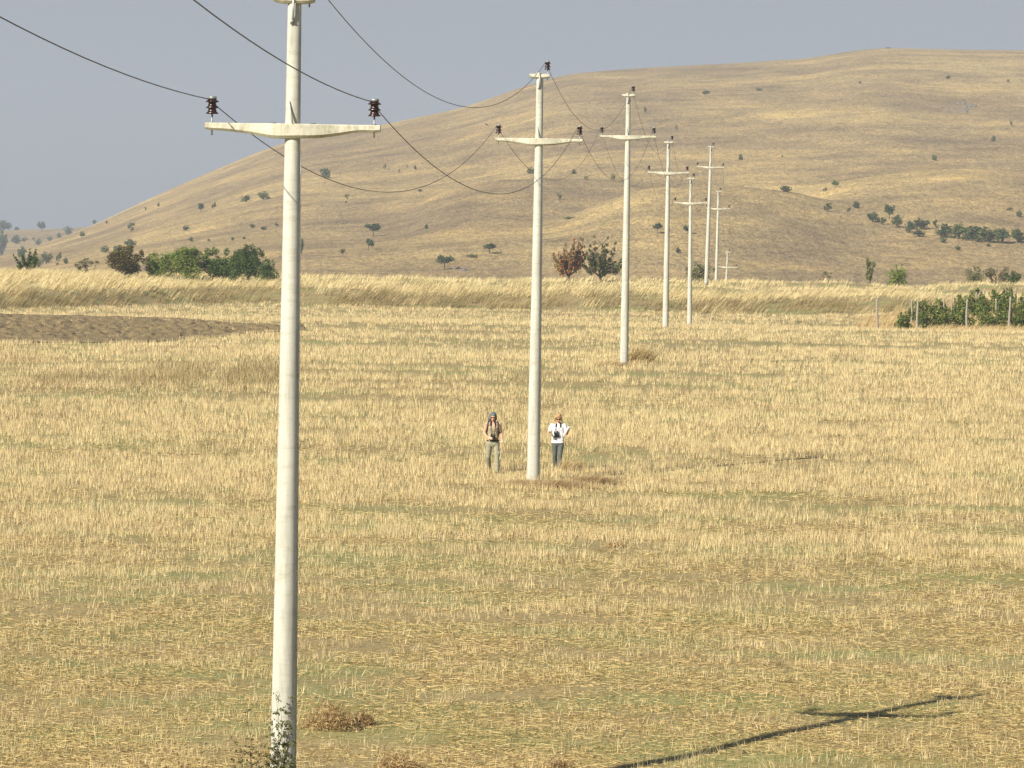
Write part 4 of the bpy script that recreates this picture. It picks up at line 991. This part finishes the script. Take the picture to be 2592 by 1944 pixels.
# ---------------------------------------------------------------- people
SKIN = flat('skin', (0.70, 0.40, 0.26), 0.55, noise=0.06, scale=12)
LIPS = flat('lips', (0.42, 0.14, 0.11), 0.5)
EYE = flat('eye_white', (0.7, 0.68, 0.65), 0.3)
LENS = flat('dark_lens', (0.03, 0.01, 0.01), 0.12, spec=0.6)
BLACK = flat('black_rubber', (0.02, 0.02, 0.022), 0.5)
CLOTH_G = flat('grey_buff_cloth', (0.13, 0.165, 0.165), 0.95, noise=0.12, scale=30)
CLOTH_T = flat('khaki_knit', (0.42, 0.345, 0.21), 0.95, noise=0.12, scale=25)
CLOTH_P = flat('khaki_trousers', (0.33, 0.315, 0.22), 0.95, noise=0.15, scale=14)
CLOTH_D = flat('slate_trousers', (0.115, 0.13, 0.12), 0.95, noise=0.15, scale=14)
CLOTH_W = flat('white_cotton', (0.80, 0.80, 0.80), 0.95, noise=0.04, scale=10)
BOOT = flat('brown_boot', (0.07, 0.045, 0.035), 0.8, noise=0.3)
HAIRD = flat('dark_hair', (0.035, 0.022, 0.016), 0.6, noise=0.3, scale=40)
HAIRB = flat('blonde_hair', (0.45, 0.30, 0.15), 0.6, noise=0.35, scale=30)
PAPER = flat('paper', (0.85, 0.85, 0.86), 0.9)
PRINT = flat('pale_print', (0.62, 0.58, 0.46), 0.9)
LOGO = flat('green_print', (0.20, 0.42, 0.16), 0.9)
NAVY = flat('dark_webbing', (0.045, 0.05, 0.06), 0.8)

def hand(e, wrist, dirv, palm_n, curl, side, thumb_side, grip=0.0):
    """palm, four jointed fingers of different lengths and a thumb from the side of the palm"""
    d = Vector(dirv).normalized(); n = Vector(palm_n); n = (n - d * n.dot(d)).normalized(); s = d.cross(n).normalized() * thumb_side
    wr = Vector(wrist)
    M = Matrix((s, n, d)).transposed()
    e.ell(wr + d * 0.045, (0.040, 0.016, 0.052), 12, 8, M)
    for i, (off, L_) in enumerate(((0.029, 0.070), (0.010, 0.080), (-0.010, 0.074), (-0.029, 0.058))):
        b0 = wr + d * 0.082 + s * off; q = d.copy(); p_ = b0 - d * 0.02
        for k, fr in enumerate((0.62, 0.34, 0.26)):
            p2 = p_ + q * L_ * fr; e.ecap(p_, p2, 0.0098 - 0.0012 * k, 0.0092 - 0.0012 * k, 8, 2); p_ = p2
            q = (q + n * curl).normalized()
    p_ = wr + d * 0.022 + s * 0.030
    q = (s * 0.8 + d * 0.75 + n * 0.25).normalized()
    for k, L_ in enumerate((0.038, 0.030, 0.022)):
        p2 = p_ + q * L_; e.ecap(p_, p2, 0.012 - 0.001 * k, 0.0112 - 0.001 * k, 8, 2); p_ = p2; q = (q + d * 0.3 + n * curl * 0.4).normalized()

def head(e, c, M):
    f = lambda x, y, z: Vector(c) + M @ Vector((x, y, z))
    e.ell(f(0, 0.012, 0.02), (0.073, 0.092, 0.088), 18, 12, M)      # skull
    e.ell(f(0, -0.022, -0.042), (0.056, 0.062, 0.072), 16, 10, M)   # face and jaw
    e.ell(f(0, -0.062, -0.098), (0.024, 0.02, 0.018), 10, 6, M)     # chin
    e.ecap(f(0, -0.082, 0.0), f(0, -0.104, -0.036), 0.009, 0.014, 10)  # nose
    e.ell(f(-0.009, -0.094, -0.040), (0.009, 0.01, 0.008), 8, 5, M); e.ell(f(0.009, -0.094, -0.040), (0.009, 0.01, 0.008), 8, 5, M)
    e.ell(f(0, -0.068, 0.028), (0.05, 0.018, 0.014), 12, 6, M)      # brow
    for s in (-1, 1):
        e.ell(f(s * 0.074, 0.012, -0.012), (0.010, 0.018, 0.031), 10, 7, M)
        e.ell(f(s * 0.034, -0.062, -0.034), (0.022, 0.02, 0.02), 10, 6, M)
def face_bits(root, c, M):
    f = lambda x, y, z: Vector(c) + M @ Vector((x, y, z))
    e = MB(); e.ecap(f(-0.020, -0.082, -0.066), f(0.020, -0.082, -0.066), 0.006, 0.006, 8); e.ecap(f(-0.016, -0.083, -0.073), f(0.016, -0.083, -0.073), 0.006, 0.006, 8); e.build('mouth', LIPS, root)
    for s in (-1, 1):
        e = MB(); e.ell(f(s * 0.031, -0.073, 0.004), (0.013, 0.009, 0.008), 10, 7, M); e.build('eye', EYE, root)
    g = empty('sunglasses'); g.parent = root
    for s in (-1, 1):
        e = MB(); e.ell(f(s * 0.034, -0.092, 0.003), (0.028, 0.006, 0.017), 14, 7, M); e.build('lens', LENS, g)
    e = MB(); e.tube([f(-0.012, -0.098, 0.008), f(0.012, -0.098, 0.008)], 0.004, 6)
    for s in (-1, 1): e.tube([f(s * 0.06, -0.09, 0.008), f(s * 0.078, -0.05, 0.006), f(s * 0.078, 0.01, 0.002)], 0.003, 6)
    e.build('frame', BLACK, g)

def tilt(ax, ay, az=0): return (Matrix.Rotation(az, 3, 'Z') @ Matrix.Rotation(ay, 3, 'Y') @ Matrix.Rotation(ax, 3, 'X'))
def boot(root, heel, toe, M=None, nm='boot'):
    heel = Vector(heel); toe = Vector(toe); d = (toe - heel); e = MB()
    e.ecap(heel + Vector((0, 0, 0.045)), toe + Vector((0, 0, 0.035)), (0.042, 0.042), (0.040, 0.030), 12)
    e.ecap(heel + d * 0.15 + Vector((0, 0, 0.05)), heel + d * 0.12 + Vector((0, 0, 0.13)), 0.048, 0.05, 12)
    b_ = e.build(nm, BOOT, root, voxel=0.008)
    e = MB(); nrm = d.cross(Vector((1, 0, 0))).normalized(); nrm = nrm if nrm.z > 0 else -nrm
    s = Vector((1, 0, 0)); lo = []; hi = []
    for k in range(16):
        q = 2 * math.pi * k / 16; pt = heel + d * (0.5 + 0.62 * math.cos(q)) + s * 0.048 * math.sin(q)
        lo.append(pt - nrm * 0.002); hi.append(pt + nrm * 0.016)
    e.rings([lo, hi]); e.build('sole', BLACK, b_)

def torso_chain(e, secs, pad=0.0):
    """secs: (z, rx, ry, y)"""
    n = 20; rs = []
    for z, rx, ry, y in secs:
        rs.append([Vector(((rx + pad) * math.copysign(abs(math.cos(2 * math.pi * k / n)) ** 0.85, math.cos(2 * math.pi * k / n)), y + (ry + pad) * math.copysign(abs(math.sin(2 * math.pi * k / n)) ** 0.85, math.sin(2 * math.pi * k / n)), z)) for k in range(n)])
    e.rings(rs)

def binoculars(loc, rot, label, strap_pts, pads):
    o = empty('binoculars', loc); R3 = rot
    f = lambda x, y, z: R3 @ Vector((x, y, z))
    for s in (-1, 1):
        e = MB()
        prof = [(-0.088, 0.032), (-0.03, 0.032), (-0.01, 0.027), (0.02, 0.028), (0.055, 0.020), (0.058, 0.024), (0.08, 0.025)]
        c = Vector((s * 0.038, 0, 0))
        e.rings([[f(c.x + r_ * math.cos(2 * math.pi * k / 14), r_ * math.sin(2 * math.pi * k / 14), z) for k in range(14)] for z, r_ in prof]); e.build('barrel', BLACK, o)
    e = MB(); e.ecap(f(-0.02, 0, 0.02), f(0.02, 0, 0.02), 0.014, 0.014, 8); e.ecap(f(-0.02, 0, -0.02), f(0.02, 0, -0.02), 0.012, 0.012, 8); e.ecap(f(0, -0.004, -0.02), f(0, -0.004, 0.045), 0.009, 0.009, 8); e.build('hinge', BLACK, o)
    e = MB()
    for pts in strap_pts: e.tube([Vector(p_) - Vector(loc) for p_ in pts], 0.006, 6)
    for a_, b_ in pads: e.ecap(Vector(a_) - Vector(loc), Vector(b_) - Vector(loc), (0.019, 0.007), (0.019, 0.007), 8)
    e.build('neck_strap', BLACK, o)
    tag(o, label, 'binoculars'); return o

def to_world(objs, M4):
    for o in objs: o.matrix_world = M4 @ o.matrix_world

# --- person with the grey head scarf
foot = hit(1262, 1198, G, 60, 200, 8000); sc1 = 1.0
p1 = empty('person'); I3 = Matrix.Identity(3)
hc = Vector((0.0, -0.035, 1.525)); HM = tilt(math.radians(10), 0, 0)
e = MB(); head(e, hc, HM)
e.ecap((0, 0.005, 1.36), (0, -0.01, 1.47), 0.053, 0.050)
torso_chain(e, [(0.80, 0.10, 0.08, 0), (0.86, 0.155, 0.10, 0), (0.97, 0.125, 0.085, 0), (1.08, 0.125, 0.085, 0), (1.20, 0.148, 0.10, 0), (1.30, 0.155, 0.092, 0.005), (1.36, 0.13, 0.07, 0.005), (1.40, 0.06, 0.05, 0.005)])
shA, elA, wrA = (-0.168, 0.0, 1.335), (-0.232, 0.03, 1.08), (-0.125, -0.15, 0.985)
shB, elB, wrB = (0.168, 0.0, 1.335), (0.222, 0.03, 1.07), (0.258, -0.05, 0.845)
for a_, b_, c_ in ((shA, elA, wrA), (shB, elB, wrB)):
    e.ell(a_, (0.05, 0.05, 0.052)); e.ecap(a_, b_, 0.044, 0.035); e.ecap(b_, c_, 0.036, 0.024)
hand(e, wrA, (0.55, -0.35, -0.12), (0.3, 0.9, -0.2), 0.75, 1, -1)
hand(e, wrB, (0.08, -0.12, -1), (-0.9, 0.1, 0), 0.28, 1, 1)
hA, kA, aA = (-0.095, 0.0, 0.84), (-0.118, 0.03, 0.46), (-0.098, 0.22, 0.17)
hB, kB, aB = (0.095, 0.0, 0.84), (0.120, -0.09, 0.46), (0.128, -0.13, 0.09)
for a_, b_, c_ in ((hA, kA, aA), (hB, kB, aB)):
    e.ecap(a_, b_, 0.075, 0.05); e.ecap(b_, c_, 0.05, 0.035)
bd = e.build('body', SKIN, p1, voxel=0.007)
face_bits(p1, hc, HM)
f1 = lambda x, y, z: hc + HM @ Vector((x, y, z))
e = MB(); e.ell(f1(0, 0.026, 0.045), (0.088, 0.104, 0.092), 18, 12, HM); e.ell(f1(0, 0.055, -0.03), (0.083, 0.065, 0.09), 14, 8, HM)
for s in (-1, 1): e.ecap(f1(s * 0.080, 0.035, 0.02), f1(s * 0.082, 0.04, -0.07), 0.018, 0.022, 10)
e.ecap(f1(-0.07, 0.05, -0.01), f1(-0.125, 0.05, -0.10), 0.05, 0.03, 10); e.ecap(f1(-0.06, 0.05, -0.05), f1(-0.095, 0.045, -0.145), 0.035, 0.015, 10)
e.build('head_scarf', CLOTH_G, p1, voxel=0.008)
for s in (-1, 1):
    e = MB(); q = [f1(s * 0.062, -0.01, -0.06), Vector((s * 0.062, -0.075, 1.38)), Vector((s * 0.066, -0.112, 1.30)), Vector((s * 0.062, -0.118, 1.25 if s > 0 else 1.33))]
    e.tube(q, [0.016, 0.014, 0.012, 0.006], 8); e.build('braid', HAIRD, p1)
e = MB(); torso_chain(e, [(0.885, 0.166, 0.112, 0), (0.93, 0.152, 0.105, 0), (1.02, 0.136, 0.096, 0), (1.10, 0.138, 0.100, 0), (1.19, 0.158, 0.115, -0.002), (1.25, 0.160, 0.116, -0.002), (1.285, 0.14, 0.10, 0.01)], 0.004)
for s in (-1, 1):
    e.ell((s * 0.062, -0.075, 1.225), (0.06, 0.055, 0.055))
    e.ecap((s * 0.098, -0.088, 1.26), (s * 0.10, -0.055, 1.355), (0.034, 0.014), (0.024, 0.014), 10); e.ecap((s * 0.10, -0.05, 1.36), (s * 0.10, 0.03, 1.375), 0.018, 0.018, 8); e.ecap((s * 0.10, 0.03, 1.375), (s * 0.09, 0.085, 1.27), 0.02, 0.03, 8)
tk = e.build('tank_top', CLOTH_T, p1, voxel=0.008)
e = MB(); rr = random.Random(4)
def letter_row(z, x0, x1, n, hgt, yf):
    for i in range(n):
        x = x0 + (x1 - x0) * i / (n - 1); y = yf(x)
        kind = rr.randrange(4)
        e.box((x - 0.006, y, z), (0.0022, 0.002, hgt))
        if kind in (0, 1): e.box((x + 0.005, y, z), (0.0022, 0.0021, hgt))
        if kind in (0, 2): e.box((x, y, z + hgt), (0.0078, 0.0019, 0.0022))
        if kind in (1, 2, 3): e.box((x, y, z), (0.006, 0.0018, 0.002))
        if kind == 3: e.box((x, y, z - hgt), (0.0078, 0.0019, 0.0022))
yf = lambda x: -0.137 + 0.9 * x * x
letter_row(1.17, -0.10, 0.10, 9, 0.013, lambda x: -0.126 + 2.2 * x * x); letter_row(1.115, -0.03, 0.08, 5, 0.008, lambda x: -0.112 + 2.0 * x * x)
e.build('print', PRINT, tk, smooth=False)
e = MB(); torso_chain(e, [(0.74, 0.11, 0.10, 0), (0.80, 0.175, 0.125, 0), (0.86, 0.172, 0.12, 0), (0.905, 0.152, 0.108, 0)])
for a_, b_, c_ in ((hA, kA, aA), (hB, kB, aB)):
    e.ecap(Vector(a_) + Vector((0, 0, -0.03)), b_, (0.090, 0.096), (0.066, 0.074)); e.ecap(b_, Vector(c_) + Vector((0, 0, 0.0)), (0.065, 0.072), (0.066, 0.076))
    mid = Vector(a_).lerp(Vector(b_), 0.72); e.ell(mid + Vector((math.copysign(0.065, a_[0]), 0, 0)), (0.028, 0.06, 0.075))
    for z_ in (0.25, 0.55, 0.8): mq = Vector(b_).lerp(Vector(c_), z_); e.ell(mq, (0.078, 0.082, 0.022))
e.build('trousers', CLOTH_P, p1, voxel=0.009)
e = MB(); torso_chain(e, [(0.878, 0.158, 0.112, 0), (0.884, 0.172, 0.126, 0), (0.912, 0.168, 0.122, 0), (0.918, 0.152, 0.11, 0)]); e.box((0, -0.127, 0.897), (0.022, 0.006, 0.02)); e.build('belt', BLACK, p1)
boot(p1, (-0.098, 0.27, 0.09), (-0.098, 0.12, 0.0)); boot(p1, (0.128, -0.10, 0.0), (0.14, -0.27, 0.02))
e = MB(); e.lathe([(-0.012, 0.026), (-0.012, 0.03), (0.012, 0.032), (0.012, 0.028)], (0.254, -0.045, 0.87), 14); e.build('wrist_band', CLOTH_W, p1)
bn1 = binoculars((0.005, -0.175, 1.0), tilt(math.radians(12), math.radians(8)), 'black binoculars held at the belly of the person with the head scarf',
    [[(-0.035, -0.17, 1.06), (-0.045, -0.15, 1.2), (-0.062, -0.10, 1.36)], [(0.04, -0.17, 1.06), (0.055, -0.15, 1.2), (0.062, -0.10, 1.36)], [(-0.062, -0.10, 1.36), (-0.06, 0.0, 1.44), (0, 0.062, 1.43), (0.06, 0.0, 1.44), (0.062, -0.10, 1.36)], [(0.03, -0.165, 1.02), (0.09, -0.145, 0.96), (0.16, -0.08, 0.90)]],
    [((-0.045, -0.06, 1.41), (-0.060, -0.112, 1.33)), ((0.045, -0.06, 1.41), (0.060, -0.112, 1.33))])
bp = empty('backpack')
e = MB(); e.ecap((-0.03, 0.19, 1.0), (-0.03, 0.18, 1.28), (0.13, 0.07), (0.11, 0.06), 14); e.ecap((0.03, 0.19, 1.0), (0.03, 0.18, 1.28), (0.13, 0.07), (0.11, 0.06), 14); e.build('bag', NAVY, bp, voxel=0.012)
for s in (-1, 1):
    e = MB(); q = [(s * 0.115, 0.13, 1.33), (s * 0.125, 0.04, 1.405), (s * 0.132, -0.06, 1.375), (s * 0.14, -0.108, 1.30), (s * 0.152, -0.095, 1.20), (s * 0.165, -0.01, 1.09), (s * 0.14, 0.12, 1.0)]
    for a_, b_ in zip(q[:-1], q[1:]): e.ecap(a_, b_, (0.018, 0.008), (0.018, 0.008), 8, 2)
    e.build('shoulder_strap', NAVY, bp)
tag(bp, 'dark backpack worn by the person with the grey head scarf', 'backpack')
tag(p1, 'person in grey head scarf, khaki tank top and cargo trousers walking', 'person')
Mp = Matrix.Translation(Vector((P(1246, 1198, foot.y).x, foot.y, float(G(foot.x, foot.y)) - 0.03))) @ Matrix.Rotation(math.radians(-2), 4, 'Z')
bpy.context.view_layer.update(); to_world([p1, bn1, bp], Mp)

# --- person in the white shirt
foot = hit(1413, 1188, G, 60, 200, 8000)
p2 = empty('person')
hc = Vector((0.0, -0.055, 1.415)); HM = tilt(math.radians(22), 0, 0)
e = MB(); head(e, hc, HM)
e.ecap((0, 0.005, 1.25), (0, -0.02, 1.355), 0.050, 0.048)
torso_chain(e, [(0.72, 0.10, 0.08, 0), (0.80, 0.155, 0.105, 0), (0.92, 0.13, 0.095, 0), (1.05, 0.14, 0.10, 0), (1.16, 0.152, 0.10, 0), (1.23, 0.145, 0.08, 0.005), (1.29, 0.06, 0.05, 0.005)])
shA, elA, wrA = (-0.165, 0.0, 1.215), (-0.225, -0.04, 1.04), (-0.265, -0.24, 1.05)
shB, elB, wrB = (0.165, 0.0, 1.215), (0.235, 0.0, 0.985), (0.275, -0.17, 1.09)
for a_, b_, c_ in ((shA, elA, wrA), (shB, elB, wrB)):
    e.ecap(a_, b_, 0.044, 0.036); e.ecap(b_, c_, 0.036, 0.025)
hand(e, wrA, (-0.05, -0.9, 0.02), (0.3, 0, -0.9), 0.35, 1, 1)
hand(e, wrB, (0.05, -0.4, 0.75), (-0.9, -0.3, 0.1), 0.75, 1, -1)
hA, kA, aA = (-0.085, 0.0, 0.78), (-0.075, 0.02, 0.43), (-0.06, 0.16, 0.12)
hB, kB, aB = (0.085, 0.0, 0.78), (0.06, -0.09, 0.43), (0.06, -0.13, 0.09)
for a_, b_, c_ in ((hA, kA, aA), (hB, kB, aB)):
    e.ecap(a_, b_, 0.078, 0.05); e.ecap(b_, c_, 0.048, 0.034)
e.build('body', SKIN, p2, voxel=0.007)
face_bits(p2, hc, HM)
f2 = lambda x, y, z: hc + HM @ Vector((x, y, z))
e = MB(); e.ell(f2(0, 0.022, 0.035), (0.093, 0.105, 0.092), 18, 12, HM); e.ell(f2(0, 0.06, -0.03), (0.09, 0.06, 0.085), 14, 8, HM)
for s in (-1, 1): e.ecap(f2(s * 0.078, -0.015, 0.03), f2(s * 0.085, 0.0, -0.07), 0.024, 0.022, 10); e.ecap(f2(s * 0.02, -0.066, 0.075), f2(s * 0.062, -0.062, 0.045), 0.020, 0.018, 10)
for i in range(16):
    q = rr.uniform(0, 6.28); z = rr.uniform(-0.06, 0.1); r_ = 0.088 * math.sqrt(max(0.05, 1 - (z / 0.13) ** 2)); y_ = 0.025 + r_ * math.sin(q)
    if y_ > -0.03 or z > 0.06: e.ell(f2(r_ * math.cos(q), y_, z + 0.02), (0.02, 0.02, 0.03), 8, 5, HM)
e.build('hair', HAIRB, p2, voxel=0.008)
e = MB(); torso_chain(e, [(0.735, 0.172, 0.125, 0), (0.745, 0.182, 0.135, 0), (0.80, 0.176, 0.128, 0), (0.90, 0.165, 0.118, 0), (1.02, 0.162, 0.118, 0), (1.14, 0.175, 0.122, 0), (1.21, 0.168, 0.105, 0.005), (1.255, 0.10, 0.075, 0.005), (1.272, 0.055, 0.058, 0.0)])
for s in (-1, 1): e.ell((s * 0.065, -0.07, 1.11), (0.065, 0.06, 0.06))
for a_, b_ in ((shA, elA), (shB, elB)):
    m_ = Vector(a_).lerp(Vector(b_), 0.78); e.ell(a_, (0.058, 0.062, 0.055)); e.ecap(a_, m_, (0.058, 0.062), (0.066, 0.068))
for (x, y, z, a_) in ((-0.1, -0.11, 0.84, 0.6), (0.08, -0.12, 0.88, -0.5), (0.0, -0.12, 0.8, 0.2)): e.ecap((x - 0.05, y, z), (x + 0.05, y, z + a_ * 0.1), 0.013, 0.010, 8)
sh = e.build('t_shirt', CLOTH_W, p2, voxel=0.008)
e = MB(); e.ell((0.085, -0.128, 1.165), (0.018, 0.006, 0.010), 10, 6); e.ell((0.10, -0.124, 1.172), (0.008, 0.006, 0.006), 8, 5); e.build('chest_print', LOGO, sh)
e = MB(); torso_chain(e, [(0.66, 0.10, 0.09, 0), (0.72, 0.168, 0.12, 0), (0.80, 0.162, 0.118, 0), (0.86, 0.15, 0.105, 0)])
for a_, b_, c_ in ((hA, kA, aA), (hB, kB, aB)):
    e.ecap(Vector(a_) + Vector((0, 0, -0.04)), b_, (0.09, 0.098), (0.062, 0.07)); e.ecap(b_, c_, (0.062, 0.068), (0.058, 0.066))
e.build('trousers', CLOTH_D, p2, voxel=0.009)
boot(p2, (-0.06, 0.20, 0.06), (-0.06, 0.06, 0.0)); boot(p2, (0.062, -0.10, 0.0), (0.07, -0.26, 0.01))
bn2 = binoculars((-0.045, -0.16, 0.985), tilt(math.radians(8), math.radians(-10)), 'black binoculars hanging on the chest of the person in white',
    [[(-0.075, -0.15, 1.05), (-0.07, -0.14, 1.15), (-0.058, -0.10, 1.24)], [(-0.01, -0.15, 1.05), (0.04, -0.14, 1.15), (0.058, -0.10, 1.24)], [(-0.058, -0.09, 1.26), (-0.055, 0.0, 1.30), (0, 0.06, 1.30), (0.055, 0.0, 1.30), (0.058, -0.09, 1.26)]],
    [((-0.052, -0.09, 1.265), (-0.066, -0.132, 1.185)), ((0.052, -0.09, 1.265), (0.058, -0.132, 1.185))])
cb = empty('clipboard', (0.225, -0.235, 1.085))
ax_l = Vector((0.20, -0.04, 0.33)).normalized(); ax_w = Vector((0.12, -0.9, 0.05)); ax_w = (ax_w - ax_l * ax_w.dot(ax_l)).normalized(); ax_n = ax_l.cross(ax_w)
BM = Matrix((ax_w, ax_n, ax_l)).transposed()
e = MB(); e.box((0, 0, 0), (0.115, 0.003, 0.165), BM); e.build('board', PAPER, cb, smooth=False)
e = MB(); 
for k in range(4): e.box(BM @ Vector((0.004 * k - 0.006, -0.0045 - 0.0022 * k, -0.006 + 0.004 * k)), (0.106, 0.0008, 0.15), BM @ Matrix.Rotation(0.02 * k, 3, 'Y'))
for k in range(3): e.box(BM @ Vector((0.0, 0.0048 + 0.0022 * k, -0.01 * k)), (0.106, 0.0008, 0.15), BM @ Matrix.Rotation(-0.02 * k, 3, 'Y'))
e.build('paper_sheets', PAPER, cb, smooth=False)
e = MB(); e.box(BM @ Vector((0, -0.014, 0.155)), (0.05, 0.007, 0.012), BM); e.build('clip', DSTEEL, cb, smooth=False)
tag(cb, 'white clipboard with papers held by the person in white', 'clipboard')
tag(p2, 'blond person in white t-shirt and dark trousers reading while walking', 'person')
Mp = Matrix.Translation(Vector((P(1411, 1188, foot.y).x, foot.y, float(G(foot.x, foot.y)) - 0.03)))
bpy.context.view_layer.update(); to_world([p2, bn2, cb], Mp)

# ---------------------------------------------------------------- air
mt = bpy.data.materials.new('hazy_air'); mt.use_nodes = True; t = mt.node_tree
t.nodes.remove(t.nodes['Principled BSDF']); pv = t.nodes.new('ShaderNodeVolumePrincipled')
pv.inputs['Color'].default_value = (0.84, 0.90, 1.0, 1); pv.inputs['Density'].default_value = 0.00025; pv.inputs['Anisotropy'].default_value = 0.0
t.links.new(pv.outputs[0], t.nodes['Material Output'].inputs['Volume'])
e = MB(); e.box((0, 1210, 46), (720, 1320, 56)); hzb = e.build('haze', mt, smooth=False); tag(hzb, kind='stuff')
